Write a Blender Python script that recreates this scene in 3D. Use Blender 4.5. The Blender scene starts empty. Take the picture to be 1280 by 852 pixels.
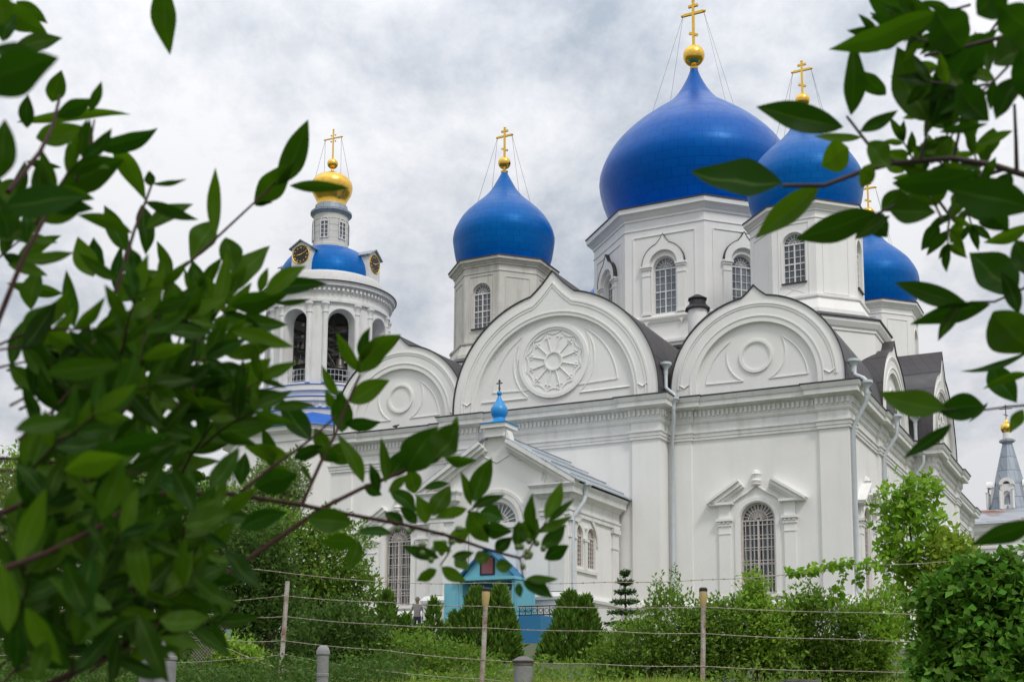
import bpy, bmesh, math, random
import numpy as np
from mathutils import Vector, Matrix

# ---------------------------------------------------------------- camera
S = bpy.context.scene
COL = S.collection
F_PX, PITCH, ROLL, TH = 1563.15, 0.1343, 0.0071, 0.4729
CX0, CY0 = 13.286, 48.256                     # cathedral corner, metres from the camera
PPX, PPY = 640 - 236.06 * math.sin(ROLL), 426 + 236.06 * math.cos(ROLL)
_c, _s, _cr, _sr = math.cos(PITCH), math.sin(PITCH), math.cos(ROLL), math.sin(ROLL)
FWD = Vector((0, _c, _s)); _up = Vector((0, -_s, _c)); _rt = Vector((1, 0, 0))
CR = _rt * _cr + _up * _sr
CU = _up * _cr - _rt * _sr
cam_d = bpy.data.cameras.new('camera'); cam = bpy.data.objects.new('camera', cam_d); COL.objects.link(cam)
S.camera = cam
M = Matrix((CR, CU, -FWD)).transposed().to_4x4()
cam.matrix_world = M
cam_d.sensor_width = 36.0
cam_d.lens = F_PX / 1280 * 36
cam_d.shift_y = (PPY - 426) / 1280
cam_d.shift_x = -(PPX - 640) / 1280
cam_d.clip_start = 0.05; cam_d.clip_end = 5000
cam_d.dof.use_dof = True; cam_d.dof.focus_distance = 46.0; cam_d.dof.aperture_fstop = 13
cam_d.dof.aperture_blades = 7

# ---------------------------------------------------------------- sky and sun
SUN_AZ, SUN_EL = math.radians(150), math.radians(52)    # azimuth clockwise from +Y
W = bpy.data.worlds.new('World'); S.world = W; W.use_nodes = True
nt = W.node_tree; nt.nodes.clear()
def N(t, **k):
    n = nt.nodes.new(t)
    for a, b in k.items(): setattr(n, a, b)
    return n
def LK(a, b): nt.links.new(a, b)
def mth(op, a, b=None, clamp=False):
    n = N('ShaderNodeMath', operation=op, use_clamp=clamp)
    for i, v in enumerate((a, b)):
        if v is None: continue
        if isinstance(v, (int, float)): n.inputs[i].default_value = v
        else: LK(v, n.inputs[i])
    return n.outputs[0]
sky = N('ShaderNodeTexSky', sky_type='NISHITA'); sky.sun_disc = False
sky.sun_elevation = SUN_EL; sky.sun_rotation = SUN_AZ
bg1 = N('ShaderNodeBackground'); LK(sky.outputs[0], bg1.inputs[0]); bg1.inputs[1].default_value = 0.08
tc = N('ShaderNodeTexCoord'); sp = N('ShaderNodeSeparateXYZ'); LK(tc.outputs['Generated'], sp.inputs[0])
zc = mth('MAXIMUM', sp.outputs[2], 0.0); den = mth('ADD', zc, 0.36)
cb = N('ShaderNodeCombineXYZ'); LK(mth('DIVIDE', sp.outputs[0], den), cb.inputs[0]); LK(mth('DIVIDE', sp.outputs[1], den), cb.inputs[1])
mp = N('ShaderNodeMapping'); LK(cb.outputs[0], mp.inputs[0]); mp.inputs['Location'].default_value = (12.7251, -16.4186, -8.7732); mp.inputs['Scale'].default_value = (1, 0.8, 1)
n1 = N('ShaderNodeTexNoise'); LK(mp.outputs[0], n1.inputs['Vector']); n1.inputs['Scale'].default_value = 2.3; n1.inputs['Detail'].default_value = 7; n1.inputs['Roughness'].default_value = 0.55; n1.inputs['Distortion'].default_value = 0.1
n2 = N('ShaderNodeTexNoise'); LK(mp.outputs[0], n2.inputs['Vector']); n2.inputs['Scale'].default_value = 6.5; n2.inputs['Detail'].default_value = 8; n2.inputs['Roughness'].default_value = 0.66; n2.inputs['Distortion'].default_value = 0.1
mixn = mth('ADD', mth('MULTIPLY', n1.outputs[0], 0.60), mth('MULTIPLY', n2.outputs[0], 0.40))
rp = N('ShaderNodeValToRGB'); LK(mixn, rp.inputs[0])
rp.color_ramp.elements[0].position = 0.375; rp.color_ramp.elements[0].color = (0.43, 0.49, 0.57, 1)
rp.color_ramp.elements[1].position = 0.55; rp.color_ramp.elements[1].color = (0.92, 0.925, 0.95, 1)
e = rp.color_ramp.elements.new(0.463); e.color = (0.69, 0.72, 0.775, 1)
gain = mth('ADD', mth('MULTIPLY', mth('POWER', zc, 1.6), 1.75), 0.97)      # overcast: brighter towards the zenith
vm = N('ShaderNodeVectorMath', operation='SCALE'); LK(rp.outputs[0], vm.inputs[0]); LK(gain, vm.inputs['Scale'])
bg2 = N('ShaderNodeBackground'); LK(vm.outputs[0], bg2.inputs[0]); bg2.inputs[1].default_value = 0.70
mx = N('ShaderNodeMixShader'); mx.inputs[0].default_value = 0.94
LK(bg1.outputs[0], mx.inputs[1]); LK(bg2.outputs[0], mx.inputs[2])
wo = N('ShaderNodeOutputWorld'); LK(mx.outputs[0], wo.inputs[0])
sl = bpy.data.lights.new('sun', 'SUN'); sl.energy = 1.4; sl.angle = math.radians(11); sl.color = (1, 0.96, 0.9)
so = bpy.data.objects.new('sun', sl); COL.objects.link(so)
sd = Vector((math.sin(SUN_AZ) * math.cos(SUN_EL), math.cos(SUN_AZ) * math.cos(SUN_EL), math.sin(SUN_EL)))
so.rotation_euler = sd.to_track_quat('Z', 'Y').to_euler()
S.view_settings.view_transform = 'Standard'; S.view_settings.look = 'None'; S.view_settings.exposure = 0.14; S.view_settings.gamma = 1.0
S.view_settings.use_curve_mapping = False
S.cycles.max_bounces = 6; S.cycles.transparent_max_bounces = 6
S.render.film_transparent = False

# ---------------------------------------------------------------- helpers
rnd = random.Random(7); rng = np.random.default_rng(11)
def ray(x, y): return FWD + CR * ((x - PPX) / F_PX) - CU * ((y - PPY) / F_PX)
def at(x, y, Y):
    r = ray(x, y); return r * (Y / r.y)
def b2w(u, v, z):
    return Vector((CX0 + u * math.cos(TH) + v * math.sin(TH), CY0 - u * math.sin(TH) + v * math.cos(TH), z))
class MB:
    def __init__(s): s.v = []; s.f = []; s.m = []; s.cur = 0
    def face(s, pts):
        i = len(s.v); s.v += [tuple(p) for p in pts]; s.f.append(list(range(i, i + len(pts)))); s.m.append(s.cur)
    def grid(s, rows, cu=False, cv=False):
        i0 = len(s.v); nr = len(rows); nc = len(rows[0])
        for r in rows: s.v += [tuple(p) for p in r]
        for a in range(nr if cu else nr - 1):
            for b in range(nc if cv else nc - 1):
                a2, b2 = (a + 1) % nr, (b + 1) % nc
                s.f.append([i0 + a * nc + b, i0 + a2 * nc + b, i0 + a2 * nc + b2, i0 + a * nc + b2]); s.m.append(s.cur)
    def box(s, x0, x1, y0, y1, z0, z1):
        i = len(s.v)
        s.v += [(x, y, z) for z in (z0, z1) for y in (y0, y1) for x in (x0, x1)]
        for q in ((0, 2, 3, 1), (4, 5, 7, 6), (0, 1, 5, 4), (2, 6, 7, 3), (0, 4, 6, 2), (1, 3, 7, 5)):
            s.f.append([i + k for k in q]); s.m.append(s.cur)
    def prism(s, poly, y0, y1):                       # polygon in (x,z), extruded along y
        n = len(poly); i = len(s.v)
        s.v += [(x, y0, z) for x, z in poly] + [(x, y1, z) for x, z in poly]
        s.f.append([i + k for k in range(n)]); s.m.append(s.cur)
        s.f.append([i + n + k for k in range(n - 1, -1, -1)]); s.m.append(s.cur)
        for k in range(n):
            l = (k + 1) % n; s.f.append([i + k, i + n + k, i + n + l, i + l]); s.m.append(s.cur)
    def slab(s, poly, z0, z1):                        # polygon in (x,y), extruded along z
        n = len(poly); i = len(s.v)
        s.v += [(x, y, z0) for x, y in poly] + [(x, y, z1) for x, y in poly]
        s.f.append([i + k for k in range(n - 1, -1, -1)]); s.m.append(s.cur)
        s.f.append([i + n + k for k in range(n)]); s.m.append(s.cur)
        for k in range(n):
            l = (k + 1) % n; s.f.append([i + k, i + l, i + n + l, i + n + k]); s.m.append(s.cur)
    def band(s, outer, inner, y0, y1, closed=False):  # ring between two (x,z) polylines of equal length
        ro = [[(x, y0, z) for x, z in outer], [(x, y0, z) for x, z in inner], [(x, y1, z) for x, z in inner], [(x, y1, z) for x, z in outer]]
        s.grid(ro, True, closed)
        if not closed:
            for k in (0, -1): s.face([r[k] for r in ro])
    def lathe(s, prof, n=32, c=(0, 0, 0), ph=0.0, a0=0, a1=None):
        full = a1 is None; m = n if full else n + 1; sp_ = math.tau if full else a1 - a0
        rows = []
        for r, z in prof:
            rows.append([(c[0] + r * math.cos(a0 + ph + sp_ * k / n), c[1] + r * math.sin(a0 + ph + sp_ * k / n), c[2] + z) for k in range(m)])
        s.grid(rows, False, full)
    def tube(s, pts, r, n=6, r2=None, cap=True):
        pts = [Vector(p) for p in pts]; rows = []; L = len(pts); nrm = None
        for i, p in enumerate(pts):
            t = (pts[min(i + 1, L - 1)] - pts[max(i - 1, 0)])
            if t.length < 1e-9: t = Vector((0, 0, 1))
            t.normalize()
            if nrm is None: nrm = t.orthogonal().normalized()
            else:
                nrm = nrm - t * nrm.dot(t)
                nrm = nrm.normalized() if nrm.length > 1e-6 else t.orthogonal().normalized()
            b = t.cross(nrm); rr = r if r2 is None else r + (r2 - r) * i / max(1, L - 1)
            rows.append([p + (nrm * math.cos(math.tau * k / n) + b * math.sin(math.tau * k / n)) * rr for k in range(n)])
        s.grid(rows, False, True)
        if cap: s.face(rows[0]); s.face(rows[-1][::-1])
    def add(s, o, T=None):
        i = len(s.v)
        s.v += [tuple(T @ Vector(p)) for p in o.v] if T is not None else list(o.v)
        s.f += [[i + k for k in q] for q in o.f]; s.m += list(o.m)
    def build(s, name, mat, parent=None, smooth=None, T=None, recalc=True):
        me = bpy.data.meshes.new(name)
        vs = [tuple(T @ Vector(p)) for p in s.v] if T is not None else s.v
        me.from_pydata(vs, [], s.f)
        for mm in (mat if isinstance(mat, (list, tuple)) else [mat]): me.materials.append(mm)
        me.polygons.foreach_set('material_index', s.m)
        if recalc or smooth:
            bm = bmesh.new(); bm.from_mesh(me)
            bmesh.ops.remove_doubles(bm, verts=bm.verts, dist=0.0004)
            bmesh.ops.recalc_face_normals(bm, faces=bm.faces); bm.to_mesh(me); bm.free()
        if smooth:
            me.polygons.foreach_set('use_smooth', [True] * len(me.polygons)); me.set_sharp_from_angle(angle=math.radians(smooth))
        me.update()
        o = bpy.data.objects.new(name, me); COL.objects.link(o)
        if parent is not None: o.parent = parent
        return o
def tag(o, label=None, cat=None, group=None, kind=None):
    if label: o['label'] = label
    if cat: o['category'] = cat
    if group: o['group'] = group
    if kind: o['kind'] = kind
    return o
def empty(name, loc, rz=0.0):
    o = bpy.data.objects.new(name, None); COL.objects.link(o); o.location = loc; o.rotation_euler = (0, 0, rz); o.empty_display_size = 0.2; return o
def copy_tree(o, parent=None):
    c = o.copy(); COL.objects.link(c)
    if parent is not None: c.parent = parent
    for ch in o.children: copy_tree(ch, c)
    return c
def RZ(a, loc=(0, 0, 0)): return Matrix.Translation(loc) @ Matrix.Rotation(a, 4, 'Z')

# ---------------------------------------------------------------- materials
def mat(name, col, rough=0.7, metal=0.0, var=0.0, vscale=3.0, vcol=None, bump=0.0, bscale=30.0, stretch=(1, 1, 1), spec=0.5, isl=0.0, trans=0.0, transcol=None, streak=None, coat=0.0):
    m = bpy.data.materials.new(name); m.use_nodes = True; t = m.node_tree; b = t.nodes['Principled BSDF']; out = t.nodes['Material Output']
    b.inputs['Base Color'].default_value = (*col, 1); b.inputs['Roughness'].default_value = rough; b.inputs['Metallic'].default_value = metal
    b.inputs['Specular IOR Level'].default_value = spec
    if coat: b.inputs['Coat Weight'].default_value = coat; b.inputs['Coat Roughness'].default_value = 0.15
    tcx = t.nodes.new('ShaderNodeTexCoord'); mpx = t.nodes.new('ShaderNodeMapping'); mpx.inputs['Scale'].default_value = stretch
    t.links.new(tcx.outputs['Object'], mpx.inputs[0]); vec = mpx.outputs[0]
    cur = None
    def mix(a, bcol, fac):
        x = t.nodes.new('ShaderNodeMix'); x.data_type = 'RGBA'
        if a is None: x.inputs['A'].default_value = (*col, 1)
        else: t.links.new(a, x.inputs['A'])
        x.inputs['B'].default_value = (*bcol, 1); t.links.new(fac, x.inputs['Factor']); return x.outputs['Result']
    def ramp(v, a, bb, hi=1.0):
        r = t.nodes.new('ShaderNodeMapRange'); t.links.new(v, r.inputs[0]); r.inputs[1].default_value = a; r.inputs[2].default_value = bb; r.inputs[4].default_value = hi; return r.outputs[0]
    def noise(scale, det=5, v=None, rgh=0.6):
        n = t.nodes.new('ShaderNodeTexNoise'); t.links.new(v or vec, n.inputs['Vector']); n.inputs['Scale'].default_value = scale; n.inputs['Detail'].default_value = det; n.inputs['Roughness'].default_value = rgh; return n.outputs[0]
    if var:
        cur = mix(cur, vcol or tuple(c * 0.6 for c in col), ramp(noise(vscale), 0.4, 0.72, var))
    if streak:                                          # (colour, scale, amount): rain-washed streaks running down
        mp2 = t.nodes.new('ShaderNodeMapping'); mp2.inputs['Scale'].default_value = (1, 1, 0.12); t.links.new(tcx.outputs['Object'], mp2.inputs[0])
        cur = mix(cur, streak[0], ramp(noise(streak[1], 6, mp2.outputs[0]), 0.5, 0.75, streak[2]))
    if isl:
        g = t.nodes.new('ShaderNodeNewGeometry'); h = t.nodes.new('ShaderNodeHueSaturation')
        mr = t.nodes.new('ShaderNodeMapRange'); t.links.new(g.outputs['Random Per Island'], mr.inputs[0]); mr.inputs[3].default_value = 1 - isl; mr.inputs[4].default_value = 1 + isl
        mh = t.nodes.new('ShaderNodeMapRange'); 
        ml = t.nodes.new('ShaderNodeMath'); ml.operation = 'MULTIPLY'; ml.inputs[1].default_value = 7.31; t.links.new(g.outputs['Random Per Island'], ml.inputs[0])
        fr = t.nodes.new('ShaderNodeMath'); fr.operation = 'FRACT'; t.links.new(ml.outputs[0], fr.inputs[0])
        t.links.new(fr.outputs[0], mh.inputs[0]); mh.inputs[3].default_value = 0.475; mh.inputs[4].default_value = 0.515
        t.links.new(mh.outputs[0], h.inputs['Hue'])
        t.links.new(mr.outputs[0], h.inputs['Value'])
        if cur is None: h.inputs['Color'].default_value = (*col, 1)
        else: t.links.new(cur, h.inputs['Color'])
        cur = h.outputs[0]
    if cur is not None: t.links.new(cur, b.inputs['Base Color'])
    if bump:
        bp = t.nodes.new('ShaderNodeBump'); bp.inputs['Strength'].default_value = bump; bp.inputs['Distance'].default_value = 0.02
        t.links.new(noise(bscale, 4), bp.inputs['Height']); t.links.new(bp.outputs[0], b.inputs['Normal'])
    if trans:
        tr = t.nodes.new('ShaderNodeBsdfTranslucent'); tr.inputs[0].default_value = (*(transcol or tuple(c * 1.6 for c in col)), 1)
        ms = t.nodes.new('ShaderNodeMixShader'); ms.inputs[0].default_value = trans
        t.links.new(b.outputs[0], ms.inputs[1]); t.links.new(tr.outputs[0], ms.inputs[2]); t.links.new(ms.outputs[0], out.inputs[0])
    return m
def sheet_mat(name, col, col2, rows, cols, rough, metal=0.0, mortar=0.012, dirt=None, polar=True, bump=0.25, coat=0.0, spec=0.5, stint=None, seam=0.45, tilt=0.0, nscale=1.6):
    """Painted or bare sheet metal laid in seamed plates (round its own axis, or along x/z)."""
    m = mat(name, col, rough, metal, coat=coat, spec=spec); t = m.node_tree; b = t.nodes['Principled BSDF']
    if stint: b.inputs['Specular Tint'].default_value = (*stint, 1)
    tcx = t.nodes.new('ShaderNodeTexCoord'); s_ = t.nodes.new('ShaderNodeSeparateXYZ'); t.links.new(tcx.outputs['Object'], s_.inputs[0])
    cx = t.nodes.new('ShaderNodeCombineXYZ')
    if polar:
        a = t.nodes.new('ShaderNodeMath'); a.operation = 'ARCTAN2'; t.links.new(s_.outputs[1], a.inputs[0]); t.links.new(s_.outputs[0], a.inputs[1])
        k = t.nodes.new('ShaderNodeMath'); k.operation = 'MULTIPLY'; k.inputs[1].default_value = cols / math.tau; t.links.new(a.outputs[0], k.inputs[0]); t.links.new(k.outputs[0], cx.inputs[0])
    else:
        k = t.nodes.new('ShaderNodeMath'); k.operation = 'ADD'; t.links.new(s_.outputs[0], k.inputs[0]); t.links.new(s_.outputs[1], k.inputs[1])
        k2 = t.nodes.new('ShaderNodeMath'); k2.operation = 'MULTIPLY'; k2.inputs[1].default_value = cols; t.links.new(k.outputs[0], k2.inputs[0]); t.links.new(k2.outputs[0], cx.inputs[0])
    z = t.nodes.new('ShaderNodeMath'); z.operation = 'MULTIPLY'; z.inputs[1].default_value = rows; t.links.new(s_.outputs[2], z.inputs[0]); t.links.new(z.outputs[0], cx.inputs[1])
    br = t.nodes.new('ShaderNodeTexBrick'); t.links.new(cx.outputs[0], br.inputs['Vector']); br.inputs['Scale'].default_value = 1.0
    br.inputs['Brick Width'].default_value = 1.0; br.inputs['Row Height'].default_value = 1.0; br.inputs['Mortar Size'].default_value = mortar; br.inputs['Mortar Smooth'].default_value = 0.3
    br.inputs['Color1'].default_value = (*col, 1); br.inputs['Color2'].default_value = (*col2, 1); br.inputs['Mortar'].default_value = (*[c * seam for c in col], 1)
    src = br.outputs[0]
    n = t.nodes.new('ShaderNodeTexNoise'); t.links.new(tcx.outputs['Object'], n.inputs['Vector']); n.inputs['Scale'].default_value = nscale; n.inputs['Detail'].default_value = 7
    if dirt:
        r = t.nodes.new('ShaderNodeMapRange'); t.links.new(n.outputs[0], r.inputs[0]); r.inputs[1].default_value = dirt[1]; r.inputs[2].default_value = dirt[1] + 0.12; r.inputs[4].default_value = dirt[2]
        x = t.nodes.new('ShaderNodeMix'); x.data_type = 'RGBA'; t.links.new(src, x.inputs['A']); x.inputs['B'].default_value = (*dirt[0], 1); t.links.new(r.outputs[0], x.inputs['Factor']); src = x.outputs['Result']
    t.links.new(src, b.inputs['Base Color'])
    bp = t.nodes.new('ShaderNodeBump'); bp.inputs['Strength'].default_value = bump; bp.inputs['Distance'].default_value = 0.03; bp.invert = True
    n3 = t.nodes.new('ShaderNodeTexNoise'); t.links.new(tcx.outputs['Object'], n3.inputs['Vector']); n3.inputs['Scale'].default_value = 2.2; n3.inputs['Detail'].default_value = 2
    ad = t.nodes.new('ShaderNodeMath'); ad.operation = 'ADD'; t.links.new(br.outputs['Fac'], ad.inputs[0]); t.links.new(n3.outputs[0], ad.inputs[1])
    if tilt:                                            # every plate lies at a slightly different angle
        wn = t.nodes.new('ShaderNodeTexWave'); wn.bands_direction = 'Y'; wn.wave_profile = 'SAW'; wn.inputs['Scale'].default_value = .314159; t.links.new(cx.outputs[0], wn.inputs['Vector'])
        k5 = t.nodes.new('ShaderNodeMath'); k5.operation = 'MULTIPLY_ADD'; k5.inputs[1].default_value = tilt; t.links.new(wn.outputs['Fac'], k5.inputs[0]); t.links.new(ad.outputs[0], k5.inputs[2]); ad = k5
    t.links.new(ad.outputs[0], bp.inputs['Height']); t.links.new(bp.outputs[0], b.inputs['Normal'])
    rr = t.nodes.new('ShaderNodeMapRange'); t.links.new(n.outputs[0], rr.inputs[0]); rr.inputs[3].default_value = rough - 0.1; rr.inputs[4].default_value = rough + 0.15; t.links.new(rr.outputs[0], b.inputs['Roughness'])
    return m
WALL = mat('whitewash', (0.82, 0.81, 0.785), 0.85, var=0.45, vscale=0.45, vcol=(0.70, 0.69, 0.66), bump=0.25, bscale=9, streak=((0.60, 0.59, 0.56), 1.8, 0.22), spec=0.25)
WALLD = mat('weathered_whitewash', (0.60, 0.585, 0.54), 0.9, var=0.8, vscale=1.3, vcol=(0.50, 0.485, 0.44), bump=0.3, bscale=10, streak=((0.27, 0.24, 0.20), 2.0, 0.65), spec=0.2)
WALLB = mat('peeling_whitewash', (0.76, 0.755, 0.735), 0.9, var=0.5, vscale=0.9, vcol=(0.62, 0.60, 0.57), bump=0.3, bscale=10, streak=((0.45, 0.42, 0.38), 2.8, 0.45), spec=0.2)
BLUE = sheet_mat('blue_painted_sheet', (0.0, 0.070, 0.33), (0.0, 0.080, 0.36), 2.1, 40, 0.36, mortar=0.02, dirt=((0.0, 0.12, 0.45), 0.66, 0.35), spec=0.5, stint=(.04, .42, 1.0), seam=0.55, tilt=2.2)
BLUES = sheet_mat('blue_painted_sheet_small', (0.0, 0.088, 0.335), (0.0, 0.10, 0.365), 3.0, 28, 0.40, mortar=0.02, dirt=((0.0, 0.15, 0.42), 0.64, 0.4), spec=0.5, stint=(.04, .42, 1.0), seam=0.55, tilt=2.2)
BLUEF = mat('blue_flashing', (0.01, 0.12, 0.50), 0.4, var=0.3, vscale=2)
GOLD = mat('gilding', (0.86, 0.54, 0.10), 0.24, 1.0, var=0.4, vscale=5, vcol=(0.62, 0.34, 0.06), bump=0.12, bscale=5)
ROOF = sheet_mat('dark_roof_sheet', (0.045, 0.040, 0.042), (0.055, 0.049, 0.05), 0.7, 1.9, 0.5, mortar=0.03, polar=False, dirt=((0.09, 0.085, 0.085), 0.6, 0.5), bump=0.35)
EDGE = mat('dark_sheet_edge', (0.035, 0.032, 0.034), 0.5, var=0.3)
GREY = sheet_mat('galvanised_sheet', (0.27, 0.31, 0.36), (0.31, 0.35, 0.40), 1.0, 2.0, 0.45, 0.2, mortar=0.03, polar=False, dirt=((0.17, 0.19, 0.22), 0.6, 0.6))
GREYL = sheet_mat('pale_galvanised_sheet', (0.42, 0.46, 0.50), (0.36, 0.40, 0.44), 1.0, 1.2, 0.5, 0.15, mortar=0.02, polar=False, dirt=((0.20, 0.21, 0.22), 0.58, 0.7))
RUST = sheet_mat('rusty_galvanised_sheet', (0.36, 0.38, 0.41), (0.31, 0.33, 0.36), 0.8, 1.1, 0.55, 0.1, mortar=0.02, polar=False, dirt=((0.20, 0.07, 0.03), 0.51, 0.95), nscale=0.55)
PIPE = mat('grey_painted_pipe', (0.56, 0.60, 0.63), 0.4, var=0.3, vscale=3)
GLASS = mat('dark_window_glass', (0.03, 0.04, 0.055), 0.06, spec=1.0, var=0.7, vscale=2.2, vcol=(0.13, 0.15, 0.17))
GLASSL = mat('sky_lit_window_glass', (0.16, 0.19, 0.22), 0.06, spec=1.0, var=0.8, vscale=1.5, vcol=(0.05, 0.06, 0.08))
FRAME = mat('white_window_paint', (0.70, 0.69, 0.67), 0.6, var=0.4, vscale=6, vcol=(0.5, 0.47, 0.44))
GRILLE = mat('worn_white_grille', (0.62, 0.56, 0.52), 0.6, var=0.6, vscale=7, vcol=(0.42, 0.33, 0.28))
BLACK = mat('black_paint', (0.012, 0.012, 0.013), 0.5)
WIRE = mat('dark_wire', (0.10, 0.10, 0.11), 0.5, 0.4)
TURQ = mat('turquoise_paint', (0.17, 0.46, 0.56), 0.5, var=0.3, vscale=4, vcol=(0.10, 0.42, 0.56))
TURQD = mat('deep_blue_paint', (0.02, 0.16, 0.33), 0.55, var=0.3, vscale=3)
CUPOLA = mat('bright_blue_cupola_paint', (0.015, 0.25, 0.60), 0.35, var=0.2, vscale=6)
DARK = mat('dark_timber', (0.09, 0.085, 0.08), 0.85, var=0.8, vscale=2.5, vcol=(0.28, 0.27, 0.25), bump=0.3)
BRONZE = mat('dark_bronze', (0.12, 0.115, 0.10), 0.45, 0.7, var=0.4)
STONE = mat('grey_concrete', (0.25, 0.25, 0.245), 0.9, var=0.6, vscale=9, vcol=(0.16, 0.16, 0.15), bump=0.4, bscale=40)
RUSTP = mat('rusty_post_paint', (0.44, 0.40, 0.35), 0.8, var=1.0, vscale=9, vcol=(0.19, 0.075, 0.04), bump=0.5, bscale=50, streak=((0.62, 0.58, 0.52), 30, 0.8))
WIREL = mat('weathered_wire', (0.34, 0.30, 0.26), 0.6, 0.3, var=0.6, vscale=9, vcol=(0.17, 0.09, 0.06))
# ---------------------------------------------------------------- ground
def gz(x, y):
    def lerp(a, b, t): t = max(0, min(1, t)); t = t * t * (3 - 2 * t) if False else t; return a + (b - a) * t
    left = max(0, min(1, (-0.6 - x) / 2.5)) * 0.16
    if y < 2.5: h = -1.6
    elif y < 13.6: h = lerp(-1.6, 0.14 - left, (y - 2.5) / 11.1)
    elif y < 16: h = 0.14 - left + (y - 13.6) * 0.01
    elif y < 40: h = lerp(0.16 - left, 1.75, (y - 16) / 24)
    else: h = 1.75
    return h + 0.03 * math.sin(x * 1.7 + y) * math.sin(y * 1.3)
g = MB(); xs = list(np.arange(-60, 80.1, 2.5)); ys = [-40, -10, 0, 1, 2.5, 4, 6, 8, 10, 11, 12, 13, 13.6, 14.2, 15, 16, 18, 21, 25, 30, 35, 40, 45, 55, 70, 90, 130]
xs = [-900, -300, -120] + xs + [140, 300, 900]; ys = ys + [300, 900]
g.grid([[(x, y, gz(x, y)) for x in xs] for y in ys])
SOIL = mat('grass_covered_soil', (0.05, 0.075, 0.022), 0.95, var=0.8, vscale=1.6, vcol=(0.07, 0.055, 0.03), bump=0.6, bscale=6)
tag(g.build('ground', SOIL, smooth=60), kind='structure')

# ---------------------------------------------------------------- wall and window tools
def arch_pts(cx, w, zs, n=14, pointed=False):
    r = w / 2
    if pointed:
        R = w * 0.9; a1 = math.acos((R - r) / R); L = []
        for k in range(n + 1):
            t = k / n
            if t <= .5: a = a1 * t * 2; L.append((cx - r + R - R * math.cos(a), zs + R * math.sin(a)))
            else: a = a1 * (1 - t) * 2; L.append((cx + r - R + R * math.cos(a), zs + R * math.sin(a)))
        return L
    return [(cx - r * math.cos(math.pi * k / n), zs + r * math.sin(math.pi * k / n)) for k in range(n + 1)]
def wall_open(mb, x0, x1, z0, z1, ops, y=0.0, depth=0.3, back=False):
    ops = sorted(ops, key=lambda o: o['cx']); x = x0
    for o in ops:
        a, b = o['cx'] - o['w'] / 2, o['cx'] + o['w'] / 2
        if a - x > 1e-4: mb.face([(x, y, z0), (a, y, z0), (a, y, z1), (x, y, z1)])
        P = arch_pts(o['cx'], o['w'], o['zs'], 14, o.get('pointed', False)); zb = o['zb']
        if zb > z0: mb.face([(a, y, z0), (b, y, z0), (b, y, zb), (a, y, zb)])
        for p, q in zip(P[:-1], P[1:]):
            mb.face([(p[0], y, p[1]), (q[0], y, q[1]), (q[0], y, z1), (p[0], y, z1)])
            mb.face([(p[0], y, p[1]), (p[0], y + depth, p[1]), (q[0], y + depth, q[1]), (q[0], y, q[1])])
        for X, zt in ((a, o['zs']), (b, o['zs'])): mb.face([(X, y, zb), (X, y + depth, zb), (X, y + depth, zt), (X, y, zt)])
        mb.face([(a, y, zb), (b, y, zb), (b, y + depth, zb), (a, y + depth, zb)]); x = b
    if x1 - x > 1e-4: mb.face([(x, y, z0), (x1, y, z0), (x1, y, z1), (x, y, z1)])
def window_mb(o, y, cols=4, rows=5, fan=8, bar=0.03, frame=0.06, mid=None, heavy=0.05):
    """Glass (material 0) with its frame and bars (material 1)."""
    m = MB(); cx, w, zb, zs = o['cx'], o['w'], o['zb'], o['zs']; P = arch_pts(cx, w, zs, 14, o.get('pointed', False)); top = max(p[1] for p in P)
    m.cur = 0; m.face([(cx - w / 2, y, zb), (cx + w / 2, y, zb)] + [(p[0], y, p[1]) for p in P[::-1]])
    m.cur = 1
    cz = zs; sc = (w / 2 - frame) / (w / 2)
    inn = [(cx + (p[0] - cx) * sc, cz + (p[1] - cz) * sc) for p in P]
    m.band([(cx - w / 2, zb)] + P + [(cx + w / 2, zb)], [(cx - w / 2 + frame, zb)] + inn + [(cx + w / 2 - frame, zb)], y - 0.05, y - 0.004)
    m.box(cx - w / 2 + frame, cx + w / 2 - frame, y - 0.052, y - 0.006, zb, zb + frame)
    for k in range(1, cols):
        X = cx - w / 2 + w * k / cols; b_ = heavy / 2 if k * 2 == cols else bar / 2
        m.box(X - b_, X + b_, y - 0.045 - b_ * .1, y - 0.008, zb + frame, zs - 0.001)
    m.box(cx - w / 2 + frame, cx + w / 2 - frame, y - 0.06, y - 0.007, zs - 0.04, zs + 0.04)
    for k in range(1, rows):
        Z = zb + (zs - zb) * k / rows; b_ = heavy / 2 if (mid and k in mid) else bar / 2
        m.box(cx - w / 2 + frame, cx + w / 2 - frame, y - 0.040 - b_ * .1, y - 0.010, Z - b_, Z + b_)
    R = w / 2
    for k in range(1, fan):
        a = math.pi * k / fan; rr = R * 0.98 if not o.get('pointed') else R * 1.05
        m.tube([(cx - 0.10 * R * math.cos(a), y - 0.02, zs + 0.04 + 0.1 * R * math.sin(a)), (cx - rr * math.cos(a), y - 0.02, zs + rr * math.sin(a))], bar * 0.6, 4, cap=False)
    m.tube([(cx - 0.5 * R * math.cos(math.pi * k / 12), y - 0.025, zs + 0.5 * R * math.sin(math.pi * k / 12)) for k in range(13)], bar * 0.6, 4, cap=False)
    return m
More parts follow.
